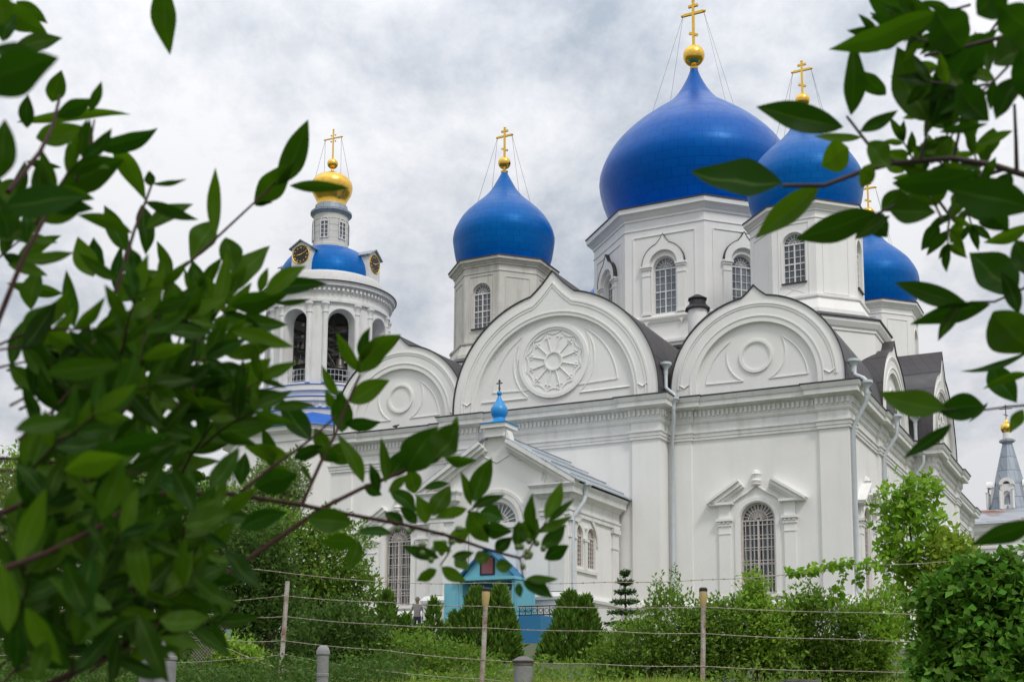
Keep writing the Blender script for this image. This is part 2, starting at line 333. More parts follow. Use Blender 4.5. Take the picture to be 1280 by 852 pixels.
def offset_path(path, d, closed):
    n = len(path); out = []
    for i in range(n):
        p = Vector(path[i]); a = Vector(path[i - 1]) if (i > 0 or closed) else None; b = Vector(path[(i + 1) % n]) if (i < n - 1 or closed) else None
        ns = []
        if a is not None: t = (p - a).normalized(); ns.append(Vector((t.y, -t.x)))
        if b is not None: t = (b - p).normalized(); ns.append(Vector((t.y, -t.x)))
        if len(ns) == 1: o = ns[0]
        else:
            o = ns[0] + ns[1]; o = o / max(0.3, (1 + ns[0].dot(ns[1])))
        q = p + o * d; out.append((q.x, q.y))
    return out
def sweep(mb, path, prof, closed=True):
    mb.grid([[(x, y, z) for x, y in offset_path(path, d, closed)] for d, z in prof], False, closed)
def octo(R, ph=math.radians(22.5), n=8): return [(R * math.cos(ph + math.tau * k / n), R * math.sin(ph + math.tau * k / n)) for k in range(n)]
def orth_cross(h, arm, th, ball_r, zb):
    """Three-bar cross; zb = foot. arms along x."""
    m = MB(); t = th / 2
    m.box(-t, t, -t, t, zb, zb + h)
    za = zb + h * 0.72; m.box(-arm, -t - .001, -t * .9, t * .9, za - t, za + t); m.box(t + .001, arm, -t * .9, t * .9, za - t, za + t)
    zt = zb + h * 0.89; s = arm * 0.45; m.box(-s, -t - .001, -t * .9, t * .9, zt - t, zt + t); m.box(t + .001, s, -t * .9, t * .9, zt - t, zt + t)
    zl = zb + h * 0.26; s = arm * 0.42; T = Matrix.Translation((0, 0, zl)) @ Matrix.Rotation(math.radians(24), 4, 'Y')
    b = MB(); b.box(-s, s, -t * .8, t * .8, -t, t); m.add(b, T)
    for x, z in ((-arm, za), (arm, za), (0, zb + h)):
        q = MB(); q.lathe([(0, -t * 1.5), (t * 1.1, -t * 1.0), (t * 1.5, 0), (t * 1.1, t * 1.0), (0, t * 1.5)], 8); m.add(q, Matrix.Translation((x, 0, z)))
    return m
def sphere_prof(r, n=10): return [(r * math.sin(math.pi * k / n), -r * math.cos(math.pi * k / n)) for k in range(n + 1)]
def smooth_prof(P, n=4):
    P = [Vector(p) for p in P]; out = []
    for i in range(len(P) - 1):
        a, b, c, d = P[max(0, i - 1)], P[i], P[i + 1], P[min(len(P) - 1, i + 2)]
        for k in range(n):
            t = k / n; out.append(tuple(0.5 * ((2 * b) + (c - a) * t + (2 * a - 5 * b + 4 * c - d) * t * t + (3 * b - a - 3 * c + d) * t ** 3)))
    out.append(tuple(P[-1])); return out

# ---------------------------------------------------------------- cathedral
cath = tag(empty('cathedral', (CX0, CY0, 0), -TH), 'large white cathedral with five deep blue onion domes and gilded crosses', 'cathedral')
RC = 0.12
PATH = [(-24.7, 0), (-23.5, 0), (-23.5, RC), (-18.3, RC), (-18.3, 0), (-17.3, 0), (-17.3, -1.1), (-16.1, -1.1), (-16.1, -1.1 + RC), (-8.7, -1.1 + RC), (-8.7, -1.1), (-7.5, -1.1), (-7.5, 0), (-6.5, 0), (-6.5, RC), (-1.16, RC), (-1.16, 0), (0, 0),
        (0, 1.16), (-RC, 1.16), (-RC, 6.1), (0, 6.1), (0, 7.3), (-RC, 7.3), (-RC, 13.2), (0, 13.2), (0, 14.4), (1.1, 14.4), (1.1, 15.6), (1.1 - RC, 15.6), (1.1 - RC, 22.0), (1.1, 22.0), (1.1, 23.2), (0, 23.2), (0, 24.4), (-RC, 24.4), (-RC, 36.4), (0, 36.4), (0, 37.6), (-24.7, 37.6)]
WIN = dict(w=1.42, zb=4.25, zs=7.27)
wins = {((-6.5, RC), (-1.16, RC)): -3.78, ((-23.5, RC), (-18.3, RC)): -20.9, ((-RC, 1.16), (-RC, 6.1)): 3.6, ((-RC, 7.3), (-RC, 13.2)): 10.4, ((1.1 - RC, 15.6), (1.1 - RC, 22.0)): 18.8}
wall = MB(); ZW0, ZW1 = 1.2, 12.45
T_S = Matrix.Identity(4)
def T_E(u0): return Matrix(((0, -1, 0, u0), (1, 0, 0, 0), (0, 0, 1, 0), (0, 0, 0, 1)))     # x -> v, y -> -u
winT = []
for i, a in enumerate(PATH):
    b = PATH[(i + 1) % len(PATH)]
    if (a, b) in wins:
        c = wins[(a, b)]; south = abs(a[1] - b[1]) < 1e-6; m = MB()
        if south: wall_open(m, a[0], b[0], ZW0, ZW1, [dict(cx=c, **WIN)], a[1], 0.32); wall.add(m); winT.append((c, Matrix.Translation((0, a[1], 0))))
        else: wall_open(m, a[1], b[1], ZW0, ZW1, [dict(cx=c, **WIN)], 0, 0.32); wall.add(m, T_E(a[0])); winT.append((c, T_E(a[0])))
    else: wall.face([(*a, ZW0), (*b, ZW0), (*b, ZW1), (*a, ZW1)])
wall.build('wall', WALL, cath)
pl = MB(); sweep(pl, PATH, [(0.16, 1.2), (0.16, 3.62), (0.22, 3.64), (0.25, 3.72), (0.22, 3.84), (0.14, 3.95), (0.02, 4.02), (-0.02, 4.03)])
pl.build('plinth', WALLB, cath)
en = MB(); ENT = [(-0.03, 10.72), (0.07, 10.73), (0.07, 10.84), (0.10, 10.86), (0.10, 10.98), (0.15, 11.02), (0.15, 11.07), (0.03, 11.08), (0.03, 11.42), (0.08, 11.45), (0.12, 11.52), (0.12, 11.60), (0.14, 11.62), (0.14, 11.96), (0.20, 11.99), (0.24, 12.03), (0.48, 12.06), (0.48, 12.24), (0.53, 12.28), (0.58, 12.40), (0.58, 12.46)]
sweep(en, PATH, ENT)
dn = offset_path(PATH, 0.138, True)
for i in range(len(PATH) - 2):                                   # dentils under the corona, south and east sides
    a, b = Vector(dn[i]), Vector(dn[i + 1]); L = (b - a).length
    if L < 0.5: continue
    t = (b - a) / L; nn = Vector((t.y, -t.x)); k = int(L / 0.19)
    for j in range(k):
        p = a + t * ((j + .5) * L / k); q = [p - t * .05, p + t * .05, p + t * .05 + nn * .085, p - t * .05 + nn * .085]
        en.slab([(v.x, v.y) for v in q], 11.70, 11.93)
en.build('cornice', WALLB, cath)
ed = MB(); sweep(ed, PATH, [(0.55, 12.462), (0.62, 12.464), (0.62, 12.51), (-0.3, 12.62)]); ed.build('cornice_flashing', EDGE, cath)
fl = MB(); fl.slab(offset_path(PATH, -0.25, True), 12.50, 12.58); fl.build('flat_roof', ROOF, cath)
# facade windows with grille and broken-pediment surround
for c, T in winT:
    o = dict(cx=c, **WIN); m = window_mb(o, 0.30, 4, 5, 12, 0.03, 0.06); w = m.build('window', [GLASS, FRAME], cath, T=T)
    gr = MB()
    for k in range(1, 8):
        X = c - .71 + 1.42 * k / 8; gr.tube([(X, .13, 4.27), (X, .13, 7.25)], 0.018 if k % 2 else .012, 4)
    for Z in (4.32, 4.72, 5.0, 5.50, 5.62, 6.15, 6.5, 7.06, 7.24): gr.box(c - .70, c + .70, .115, .145, Z - .014, Z + .014)
    for X in (c - .70, c - .03, c + .64): gr.box(X, X + .06, .105, .155, 4.26, 7.27)
    for k in range(1, 12):
        a = math.pi * k / 12; gr.tube([(c - .12 * math.cos(a), .13, 7.27 + .12 * math.sin(a)), (c - .69 * math.cos(a), .13, 7.27 + .69 * math.sin(a))], .014, 4)
    for R in (.12, .4, .66): gr.tube([(c - R * math.cos(math.pi * k / 16), .13, 7.27 + R * math.sin(math.pi * k / 16)) for k in range(17)], .016, 4)
    gr.build('grille', GRILLE, w, T=T)
    su = MB(); r = .71
    A = arch_pts(c, 1.42 + .10, 7.27, 20); B = arch_pts(c, 1.42 + .42, 7.27, 20)
    su.band([(B[0][0], 4.25)] + B + [(B[-1][0], 4.25)], [(A[0][0], 4.25)] + A + [(A[-1][0], 4.25)], -.05, .03)
    for s in (-1, 1):
        xi, xo = c + s * 1.12, c + s * 1.58; x0, x1 = min(xi, xo), max(xi, xo)
        su.box(x0, x1, -.10, .02, 4.06, 6.72); su.box(x0 - .03, x1 + .03, -.13, .02, 4.04, 4.22)
        su.box(x0 - .02, x1 + .02, -.125, .02, 6.722, 6.77); su.box(x0, x1, -.105, .02, 6.772, 7.05)
        su.box(x0 - .04, x1 + .04, -.15, .02, 7.052, 7.12)
        for k in range(3): su.lathe([(0, -.06), (.05, -.04), (.06, 0), (.05, .04), (0, .06)], 8, (x0 + .06 + k * (x1 - x0 - .12) / 2, -.13, 7.19))
        su.box(x0 - .02, x1 + .02, -.12, .02, 7.122, 7.25); su.box(x0 - .10, x1 + .10, -.22, .02, 7.252, 7.36)
        su.box(x0, x1, -.11, .02, 7.362, 7.92)
        # horizontal cornice stub and raking half pediment
        h0, h1 = (c + s * .95, c + s * 2.02); a0, a1 = min(h0, h1), max(h0, h1)
        su.box(a0, a1, -.30, .02, 7.922, 8.02)
        P0, P1 = (c + s * 2.08, 8.03), (c + s * .70, 8.92); d = Vector((P1[0] - P0[0], P1[1] - P0[1])).normalized(); nrm = Vector((-d.y, d.x)) if s < 0 else Vector((d.y, -d.x))
        if nrm.y > 0: nrm = -nrm
        for off, thk, yy in ((0, .10, -.40), (.10, .16, -.30), (.26, .10, -.18)):
            p0 = Vector(P0) + nrm * off + d * (0.0 if off == 0 else .12 + off * .5); p1 = Vector(P1) + nrm * off
            q = [tuple(p0), tuple(p1), tuple(p1 + nrm * (thk - .003)), tuple(p0 + nrm * (thk - .003))]
            su.prism(q, yy, .02)
    # keel moulding above the arch with a turned finial
    K = []
    for k in range(21):
        t = -1 + k / 10; x = t * .95; z = 8.18 + .52 * (1 - abs(t)) ** 1.7 * 1.0 if abs(t) < .75 else 8.18 - .12 * (abs(t) - .75) / .25 + .52 * (1 - abs(t)) ** 1.7
        K.append((c + x, -.06, z))
    su.tube(K, .045, 6)
    su.lathe([(0, 8.66), (.17, 8.66), (.20, 8.72), (.15, 8.76), (.20, 8.80), (.21, 8.86), (.16, 8.92), (.17, 9.08), (.20, 9.12), (.14, 9.18), (.13, 9.24), (.08, 9.27), (0, 9.33)], 12, (c, -.04, 0))
    su.box(c - 1.0, c + 1.0, -.14, .02, 4.10, 4.235)
    su.build('window_surround', WALL, cath, T=T, smooth=40)

# zakomara gables with their vault roofs
def zak_outline(hw, zc, zb, tipx, apex, d=0.0, n=26):
    R = hw + d; a_t = math.acos(tipx / hw); pts = [(-R, zb)]
    for k in range(n + 1):
        a = math.pi - (math.pi - (math.pi - a_t)) * 0 - (math.pi - (math.pi - a_t)) * k / n; pts.append((R * math.cos(a), zc + R * math.sin(a)))
    pa = pts[-1]; ap = (0, apex + d * 1.3); L = [pts[-1]]
    for k in range(1, 4):
        t = k / 4; L.append((pa[0] + (ap[0] - pa[0]) * t, pa[1] + (ap[1] - pa[1]) * t - 0.10 * math.sin(math.pi * t) * (tipx / .54) * .35))
    pts = pts + L[1:] + [ap]
    return pts + [(-x, z) for x, z in pts[:-1][::-1]]
def tri_tube(m, c, hw, zb, cz, rm, y, s, r_out):
    def arc(cx, cz_, R, a0, a1, k=10): return [(cx + R * math.cos(a0 + (a1 - a0) * i / k), y, cz_ + R * math.sin(a0 + (a1 - a0) * i / k)) for i in range(k + 1)]
    zf = zb
    A = None
    o = arc(0, zb - .13, r_out, math.radians(4), math.radians(60))
    # inner concave side runs round the medallion
    pA = o[-1]; a1 = math.atan2(pA[2] - cz, pA[0]); a0 = math.atan2(zf - cz, 0.25 * r_out)
    Rm = math.hypot(pA[0], pA[2] - cz); Rm0 = math.hypot(0.25 * r_out, zf - cz)
    inn = [((Rm + (Rm0 - Rm) * i / 10) * math.cos(a1 + (a0 - a1) * i / 10), y, cz + (Rm + (Rm0 - Rm) * i / 10) * math.sin(a1 + (a0 - a1) * i / 10)) for i in range(11)]
    pts = o + inn[1:] + [o[0]]
    m.tube([(c + s * p[0], p[1], p[2]) for p in pts], .035, 5)
def gable(c, hw, zc, zb, tipx, apex, r_in, T, depth, rose=False, med=None, weather=False):
    O = [(c + x, z) for x, z in zak_outline(hw, zc, zb, tipx, apex)]; n = len(O)
    I = []
    for k in range(n):
        t = (k - 1) / (n - 3)
        if k == 0: I.append((c - r_in, zb))
        elif k == n - 1: I.append((c + r_in, zb))
        else: a = math.pi * (1 - t); I.append((c + r_in * math.cos(a), zc + r_in * math.sin(a)))
    m = MB(); m.band(O, I, 0.02, 0.55)
    m.prism(I, 0.20, 0.5)
    g_ = m.build('gable', WALLB if weather else WALL, cath, T=T)
    mo = MB()
    def scaled(f, w): 
        Z = [(c + x * f, zc + (z - zc) * f if z > zc else z) for x, z in zak_outline(hw, zc, zb, tipx, apex)]
        Z2 = [(c + (x - c) * (f - w) / f, zc + (z - zc) * (f - w) / f if z > zc else z) for x, z in Z]; return Z, Z2
    for f, w, p in ((.925, .018, .045), (.895, .012, .03)):
        if rose: a, b = scaled(f, w)
        else:
            a = [(c + hw * f * math.cos(math.pi * (1 - k / 40)), zc + hw * f * math.sin(math.pi * (1 - k / 40))) for k in range(41)]; b = [(c + hw * (f - w) * math.cos(math.pi * (1 - k / 40)), zc + hw * (f - w) * math.sin(math.pi * (1 - k / 40))) for k in range(41)]
        mo.band(a, b, 0.02 - p, 0.025)
    Rm = r_in + (hw * .87 - r_in) * .45
    a = [(c + Rm * math.cos(math.pi * (1 - k / 30)), zc + Rm * math.sin(math.pi * (1 - k / 30))) for k in range(31)]
    b = [(c + (Rm - .05) * math.cos(math.pi * (1 - k / 30)), zc + (Rm - .05) * math.sin(math.pi * (1 - k / 30))) for k in range(31)]
    mo.band([(a[0][0], zb)] + a + [(a[-1][0], zb)], [(b[0][0], zb)] + b + [(b[-1][0], zb)], -.012, 0.025)
    yf = 0.19
    def ring(cz, r0, r1, p):
        mo.band([(c + r1 * math.cos(math.tau * k / 40), cz + r1 * math.sin(math.tau * k / 40)) for k in range(40)], [(c + r0 * math.cos(math.tau * k / 40), cz + r0 * math.sin(math.tau * k / 40)) for k in range(40)], .2 - p, .205, True)
    if rose:
        cz = zc + 1.82; ring(cz, 1.50, 1.66, .10); ring(cz, 1.40, 1.498, .06); ring(cz, .36, .44, .06)
        for k in range(12):
            a = math.tau * (k + .5) / 12; mo.tube([(c + .44 * math.cos(a), .17, cz + .44 * math.sin(a)), (c + 1.22 * math.cos(a), .17, cz + 1.22 * math.sin(a))], .026, 5)
            a2 = math.tau * k / 12
            for da in (-.09, .09):
                mo.lathe(sphere_prof(.045, 5), 6, (c + 1.10 * math.cos(a + da), .18, cz + 1.10 * math.sin(a + da)))
            mo.tube([(c + (1.38 - .30 * (1 - abs(q)) ** .5 * 0 - .16 * (1 - q * q)) * math.cos(a2 + q * .26), .175, cz + (1.38 - .16 * (1 - q * q)) * math.sin(a2 + q * .26)) for q in np.linspace(-1, 1, 7)], .022, 4)
        for s in (-1, 1): tri_tube(mo, c, hw, zc + .62, cz, 1.9, yf, s, 3.0)
        for s in (-1, 1):
            mo.tube([(c + s * 1.25, yf, zc + .28), (c + s * 3.55, yf, zc + .30)], .045, 5)
            mo.tube([(c + s * 3.55 * math.cos(a), yf, zc + .3 + 3.4 * math.sin(a)) for a in np.linspace(.62, 1.05, 8)], .035, 5)
            mo.tube([(c + s * 1.95 * math.cos(a), yf, cz + 1.95 * math.sin(a)) for a in np.linspace(-.86, .55, 10)], .035, 5)
    else:
        cz = zc + 1.13; ring(cz, .60, .70, .07); ring(cz, .55, .598, .04)
        for s in (-1, 1): tri_tube(mo, c, hw, zc + .14, cz, 1.1, yf, s, r_in * .84)
    for s in (-1, 1):
        X = c + s * (hw * .90 + Rm) / 2; mo.tube([(X - .22, -.005, zb + .62), (X, -.005, zb + .48), (X + .22, -.005, zb + .62)], .03, 5)
    mo.build('moulding', WALLB if weather else WALL, g_, T=T)
    O2 = [(c + x, z) for x, z in zak_outline(hw, zc, zb - .02, tipx, apex, .06)]; O1 = [(c + x, z) for x, z in zak_outline(hw, zc, zb - .02, tipx, apex, .012)]
    rf = MB(); rf.band(O2, O1, -0.04, depth); rf.build('vault_roof', ROOF, cath, T=T)
gable(-3.73, 3.62, 12.95, 12.52, .54, 17.02, 2.55, T_S @ Matrix.Translation((0, .03, 0)), 12)
gable(-12.42, 4.88, 12.82, 12.53, 1.05, 18.62, 3.80, Matrix.Translation((0, -1.1 + .03, 0)), 14, rose=True)
gable(-20.95, 3.62, 12.95, 12.52, .54, 17.02, 2.55, T_S @ Matrix.Translation((0, .032, 0)), 12)
gable(11.0, 3.55, 12.95, 12.52, .54, 17.02, 2.5, T_E(-.03), 9)
gable(18.8, 4.35, 12.75, 12.53, .9, 18.35, 3.4, T_E(1.07), 12, rose=True, weather=True)
gable(26.8, 3.5, 12.95, 12.52, .54, 17.02, 2.5, T_E(-.03), 9)

# drums and onion domes
DOME_BIG = smooth_prof([(4.45, 26.98), (4.62, 27.5), (4.90, 28.3), (5.25, 29.4), (5.39, 30.39), (5.16, 31.3), (4.60, 32.35), (3.66, 33.40), (2.92, 34.05), (2.16, 34.66), (1.62, 35.08), (1.17, 35.55), (.80, 36.1), (.50, 36.68), (.30, 37.15), (.20, 37.5)], 4)
DOME_SM = smooth_prof([(2.28, 23.56), (2.42, 23.9), (2.56, 24.35), (2.66, 24.95), (2.70, 25.45), (2.58, 25.97), (2.20, 26.67), (1.64, 27.29), (1.17, 27.73), (.76, 28.22), (.48, 28.72), (.26, 29.15), (.15, 29.40)], 4)
def drum(u, v, R, prof, zt, big=False, wmat=None, parts=8):
    wmat = wmat or WALL; base = Matrix.Translation((u, v, 0)); ap = R * math.cos(math.pi / 8); fw = 2 * R * math.sin(math.pi / 8) / 2
    d = MB(); zb = 18.2 if not big else 17.5
    trim = MB(); wl = []
    for k in range(8):
        phi = math.tau * k / 8; T = Matrix.Translation((ap * math.cos(phi), ap * math.sin(phi), 0)) @ Matrix.Rotation(phi + math.pi / 2, 4, 'Z'); m = MB(); t = MB()
        if big:
            o = dict(cx=0, w=1.30, zb=20.83, zs=23.36); wall_open(m, -fw, fw, zb, zt - .3, [o], 0, .34); wl.append((o, T))
            # framing strips
            for X in (-1, 1): t.box(min(X * fw * .76, X * fw * .79), max(X * fw * .76, X * fw * .79), -.045, .01, 20.75, 25.30)
            t.box(-fw * .76, fw * .76, -.045, .01, 25.25, 25.30)
            for s in (-1, 1):
                x0, x1 = sorted((s * .78, s * 1.22)); t.box(x0, x1, -.14, .01, 20.86, 22.95); t.box(x0 - .03, x1 + .03, -.17, .01, 22.952, 23.02); t.box(x0, x1, -.145, .01, 23.022, 23.3)
                t.box(x0 - .05, x1 + .05, -.20, .01, 23.302, 23.42); t.box(x0 - .10, x1 + .10, -.26, .01, 23.422, 23.52); t.box(x0 - .05, x1 + .05, -.19, .01, 20.74, 20.858)
                t.prism([(x0, 20.70), (x1, 20.70), (x1 - .06, 20.4), ((x0 + x1) / 2 + .04, 20.25), ((x0 + x1) / 2, 20.12), ((x0 + x1) / 2 - .04, 20.25), (x0 + .06, 20.4)], -.15, .01)
            n_ = 18; Oo = [(-1.20, 23.522)] + [(1.20 * math.cos(math.pi - math.pi * .42 * k_ / n_), 23.55 + 1.2 * math.sin(math.pi * .42 * k_ / n_)) for k_ in range(1, n_)]
            Oo += [(-.16, 24.95), (0, 25.22)]; Oo = Oo + [(-x, z) for x, z in Oo[:-1][::-1]]
            Ii = [(-.80 * math.cos(math.pi * k_ / (len(Oo) - 1)), 23.53 + .80 * math.sin(math.pi * k_ / (len(Oo) - 1))) for k_ in range(len(Oo))]
            t.band(Oo, Ii, -.22, .01)
            A = arch_pts(0, 1.36, 23.36, 14); B = arch_pts(0, 1.50, 23.36, 14)
            t.band([(B[0][0], 20.86)] + B + [(B[-1][0], 20.86)], [(A[0][0], 20.86)] + A + [(A[-1][0], 20.86)], -.04, .01)
            t.cur = 1; t.band([(x * 1.02, 23.53 + (z - 23.53) * 1.02) for x, z in Oo], [(x * 1.002, 23.53 + (z - 23.53) * 1.002) for x, z in Oo], -.25, .0); t.cur = 0
            t.box(-fw * .999, fw * .999, -.03, .01, 19.30, 19.36)
        else:
            axis_face = k % 2 == 0
            if axis_face:
                o = dict(cx=0, w=1.08, zb=19.66, zs=21.6); wall_open(m, -fw, fw, zb, zt - .3, [o], 0, .22); wl.append((o, T))
                for X in (-1, 1): t.box(min(X * .70, X * .74), max(X * .70, X * .74), -.03, .01, 18.95, 22.55)
                t.box(-.74, .74, -.03, .01, 22.552, 22.59)
                t.tube([(-.5, -.01, 19.1), (.5, -.01, 19.55)], .015, 4); t.tube([(.5, -.01, 19.1), (-.5, -.01, 19.55)], .015, 4)
                A = arch_pts(0, 1.12, 21.6, 14); B = arch_pts(0, 1.22, 21.6, 14)
                t.band([(B[0][0], 19.66)] + B + [(B[-1][0], 19.66)], [(A[0][0], 19.66)] + A + [(A[-1][0], 19.66)], -.03, .01)
                t.cur = 1; t.box(-.60, .60, -.10, .02, 19.61, 19.66); t.cur = 0
            else:
                m.face([(-fw, 0, zb), (fw, 0, zb), (fw, 0, zt - .3), (-fw, 0, zt - .3)])
                for X in (-1, 1): t.box(min(X * .66, X * .70), max(X * .66, X * .70), -.03, .01, 19.1, 22.4)
                t.box(-.70, .70, -.03, .01, 22.402, 22.44); t.box(-.70, .70, -.03, .01, 19.06, 19.098)
        d.add(m, T); trim.add(t, T)
    if big:
        ring_prof = [(R, zt - 1.25), (R + .05, zt - 1.24), (R + .05, zt - 1.18), (R, zt - 1.16)]
        d.lathe([(R + .02, 20.28), (R + .10, 20.34), (R + .22, 20.50), (R + .22, 20.60), (R + .05, 20.70), (R - .1, 20.70)], 8, ph=math.pi / 8)
        d.lathe([(R + .30, 17.4), (R + .30, 19.0), (R + .42, 19.05), (R + .42, 19.2), (R - .1, 19.32)], 8, ph=math.pi / 8)
        d.lathe(ring_prof, 8, ph=math.pi / 8)
    else:
        d.lathe([(R + .50, 17.3), (R + .42, 18.2), (R + .16, 18.75), (R + .24, 18.82), (R + .24, 18.92), (R - .05, 18.98)], 8, ph=math.pi / 8)
        d.lathe([(R, zt - .78), (R + .04, zt - .77), (R + .04, zt - .72), (R, zt - .70)], 8, ph=math.pi / 8)
    o_ = d.build('drum', wmat, cath); o_.location = (u, v, 0)
    trim.build('trim', [wmat, EDGE], o_)
    k = 1.0 if not big else 1.75
    c = MB(); c.lathe([(R - .05, zt - .42 * k), (R + .07, zt - .40 * k), (R + .07, zt - .32 * k), (R + .12, zt - .30 * k), (R + .20 * k ** .5, zt - .20 * k), (R + .32 * k ** .6, zt - .17 * k), (R + .34 * k ** .6, zt - .05), (R + .34 * k ** .6, zt - .03)], 8, ph=math.pi / 8); c.build('cornice', wmat, o_)
    e_ = MB(); rr = R + .38 * k ** .6; e_.lathe([(rr - .08, zt - .028), (rr, zt - .026), (rr, zt + .03)], 8, ph=math.pi / 8); e_.build('cornice_flashing', EDGE, o_)
    e2 = MB(); e2.lathe([(rr + .004, zt + .032), (prof[0][0] + .12, zt + (.46 if big else .12)), (prof[0][0] - .1, zt + (.55 if big else .16))], 32 if False else 8, ph=math.pi / 8); e2.build('skirt_roof', BLUEF, o_)
    for o, T in wl:
        ph = window_mb(o, .26 if big else .18, 4, 6, 8, .03 if big else .028, .06, (3,), .07); ph.build('window', [GLASSL if big else GLASS, FRAME], o_, T=T)
    dm = MB(); dm.lathe([(r * 1.055, z) for r, z in prof], 64 if big else 48); D = dm.build('dome', BLUE if big else BLUES, cath, smooth=50); D.location = (u, v, 0)
    zt2 = prof[-1][1]
    br_ = .65 if big else .36
    b = MB(); b.lathe([(prof[-1][0] + .03, zt2 - .05), (prof[-1][0] + .06, zt2 + .05), (.12 if big else .07, zt2 + .14), (.16 if big else .09, zt2 + .22)] + [(max(r, .02), z + zt2 + .22 + br_ * .95) for r, z in sphere_prof(br_, 14)[1:]], 24); b.build('finial_ball', GOLD, D, smooth=50)
    zc_ = zt2 + .2 + br_ * 1.95
    h = (41.85 if big else 32.05) - zc_; arm = .68 if big else .48; th = .15 if big else .10
    orth_cross(h, arm, th, 0, zc_).build('cross', GOLD, D)
    gw = MB(); za = zc_ + h * .72; zd, rd = (34.2, 2.6) if big else (27.4, 1.5)
    for sx in (-1, 1):
        for sy in (-1, 1): gw.tube([(sx * arm * .95, 0, za), (sx * rd * .9, sy * rd * .5, zd)], .009, 4)
    gw.build('guy_wires', WIRE, D)
NLU, NRU, TV, TV2 = -20.9, -4.0, 10.59, 27.0
drum(-12.4, 18.78, 6.0, DOME_BIG, 26.92, True)
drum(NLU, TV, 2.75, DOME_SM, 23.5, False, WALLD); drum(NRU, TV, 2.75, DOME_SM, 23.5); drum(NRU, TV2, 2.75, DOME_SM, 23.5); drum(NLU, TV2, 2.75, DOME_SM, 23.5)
for u, v in ((NLU, TV), (NRU, TV), (NRU, TV2), (NLU, TV2)):          # chamfered pedestals under the corner drums
    p = MB(); p.lathe([(3.72, 12.5), (3.72, 17.0), (3.78, 17.02), (3.78, 17.14), (3.86, 17.2), (3.98, 17.42), (3.98, 17.56)], 8, ph=math.pi / 8); q = p.build('drum_pedestal', WALL, cath); q.location = (u, v, 0)
    e_ = MB(); e_.lathe([(3.9, 17.562), (4.05, 17.565), (4.05, 17.63), (3.0, 18.1)], 8, ph=math.pi / 8); e_.build('pedestal_roof', EDGE, q)
core = MB(); core.box(-20.5, -4.3, 8.2, 29.5, 12.6, 17.2); core.build('attic', WALL, cath)
cr = MB(); cr.box(-20.7, -4.1, 8.0, 29.7, 17.2, 17.36); cr.build('attic_roof', ROOF, cath)
# stove chimney on the roof and little snow-guard arch
ch = MB(); ch.lathe([(.46, 15.5), (.46, 18.35)], 20, (-8.2, 6.2, 0)); C_ = ch.build('chimney', WALL, cath, smooth=40)
ch = MB(); ch.lathe([(.46, 18.352), (.62, 18.36), (.62, 18.42), (.42, 18.62), (.40, 18.85), (.47, 18.86), (.47, 18.92), (.12, 19.12), (0, 19.13)], 8, (-8.2, 6.2, 0)); ch.build('chimney_cap', BLACK, C_)
# downspouts
def spout(paths, funnels):
    m = MB()
    for p in paths: m.tube(p, .085, 10)
    for f in funnels: m.lathe([(.085, -.42), (.10, -.30), (.10, -.16), (.22, .0), (.25, .02), (.25, .12), (.21, .12), (.20, .04), (.0, -.02)], 14, f)
    m.build('downspout', PIPE, cath, smooth=40)
spout([[(-7.42, -.45, 13.6), (-7.42, -.45, 12.98), (-7.0, -.62, 12.62), (-7.0, -.72, 12.3)], [(-7.0, -.72, 12.0), (-7.02, -.66, 11.55), (-7.28, -.12, 10.75), (-7.28, -.12, 4.3), (-7.28, -.28, 3.9), (-7.28, -.3, 2.0)]], [(-7.42, -.45, 13.95), (-7.0, -.72, 12.35)])
spout([[(.25, .22, 13.2), (.25, .22, 12.85), (.62, .05, 12.62), (.72, .05, 12.5)], [(.72, .05, 12.1), (.70, .08, 11.7), (.12, .28, 10.75), (.12, .28, 4.3), (.30, .28, 3.9), (.32, .28, 2.0)]], [(.2, .22, 13.35), (.72, .05, 12.38)])
spout([[(.70, 6.7, 12.0), (.68, 6.7, 11.6), (.12, 6.7, 10.75), (.12, 6.7, 4.3), (.30, 6.7, 3.9), (.32, 6.7, 2.0)]], [(.70, 6.7, 12.4)])
spout([[(.70, 13.9, 12.0), (.68, 13.9, 11.6), (.12, 13.9, 10.75), (.12, 13.9, 2.0)]], [(.70, 13.9, 12.5)])
spout([[(-8.86, -5.55, 7.75), (-8.9, -5.65, 7.5), (-9.2, -5.98, 6.9), (-9.2, -5.98, 4.3), (-9.05, -5.98, 3.9), (-9.05, -5.98, 2.0)]], [(-8.86, -5.55, 8.12)])
spout([[(.30, 14.3, 13.6), (.30, 14.3, 12.5)]], [(.30, 14.3, 13.95)])

# ---------------------------------------------------------------- south porch (part of the cathedral)
PU0, PU1, PV = -15.45, -9.3, -6.2; PC = (PU0 + PU1) / 2
po = MB(); wall_open(po, PU0, PU1, 1.6, 8.2, [dict(cx=PC, w=1.7, zb=6.75, zs=6.80)], PV, .4)
m = MB(); ops = [dict(cx=-5.18, w=.78, zb=5.08, zs=6.3), dict(cx=-3.98, w=.78, zb=5.08, zs=6.3)]
wall_open(m, PV, -1.1, 1.6, 8.2, ops, 0, .14); po.add(m, T_E(PU1)); po.face([(PU0, PV, 1.6), (PU0, -1.1, 1.6), (PU0, -1.1, 8.2), (PU0, PV, 8.2)])
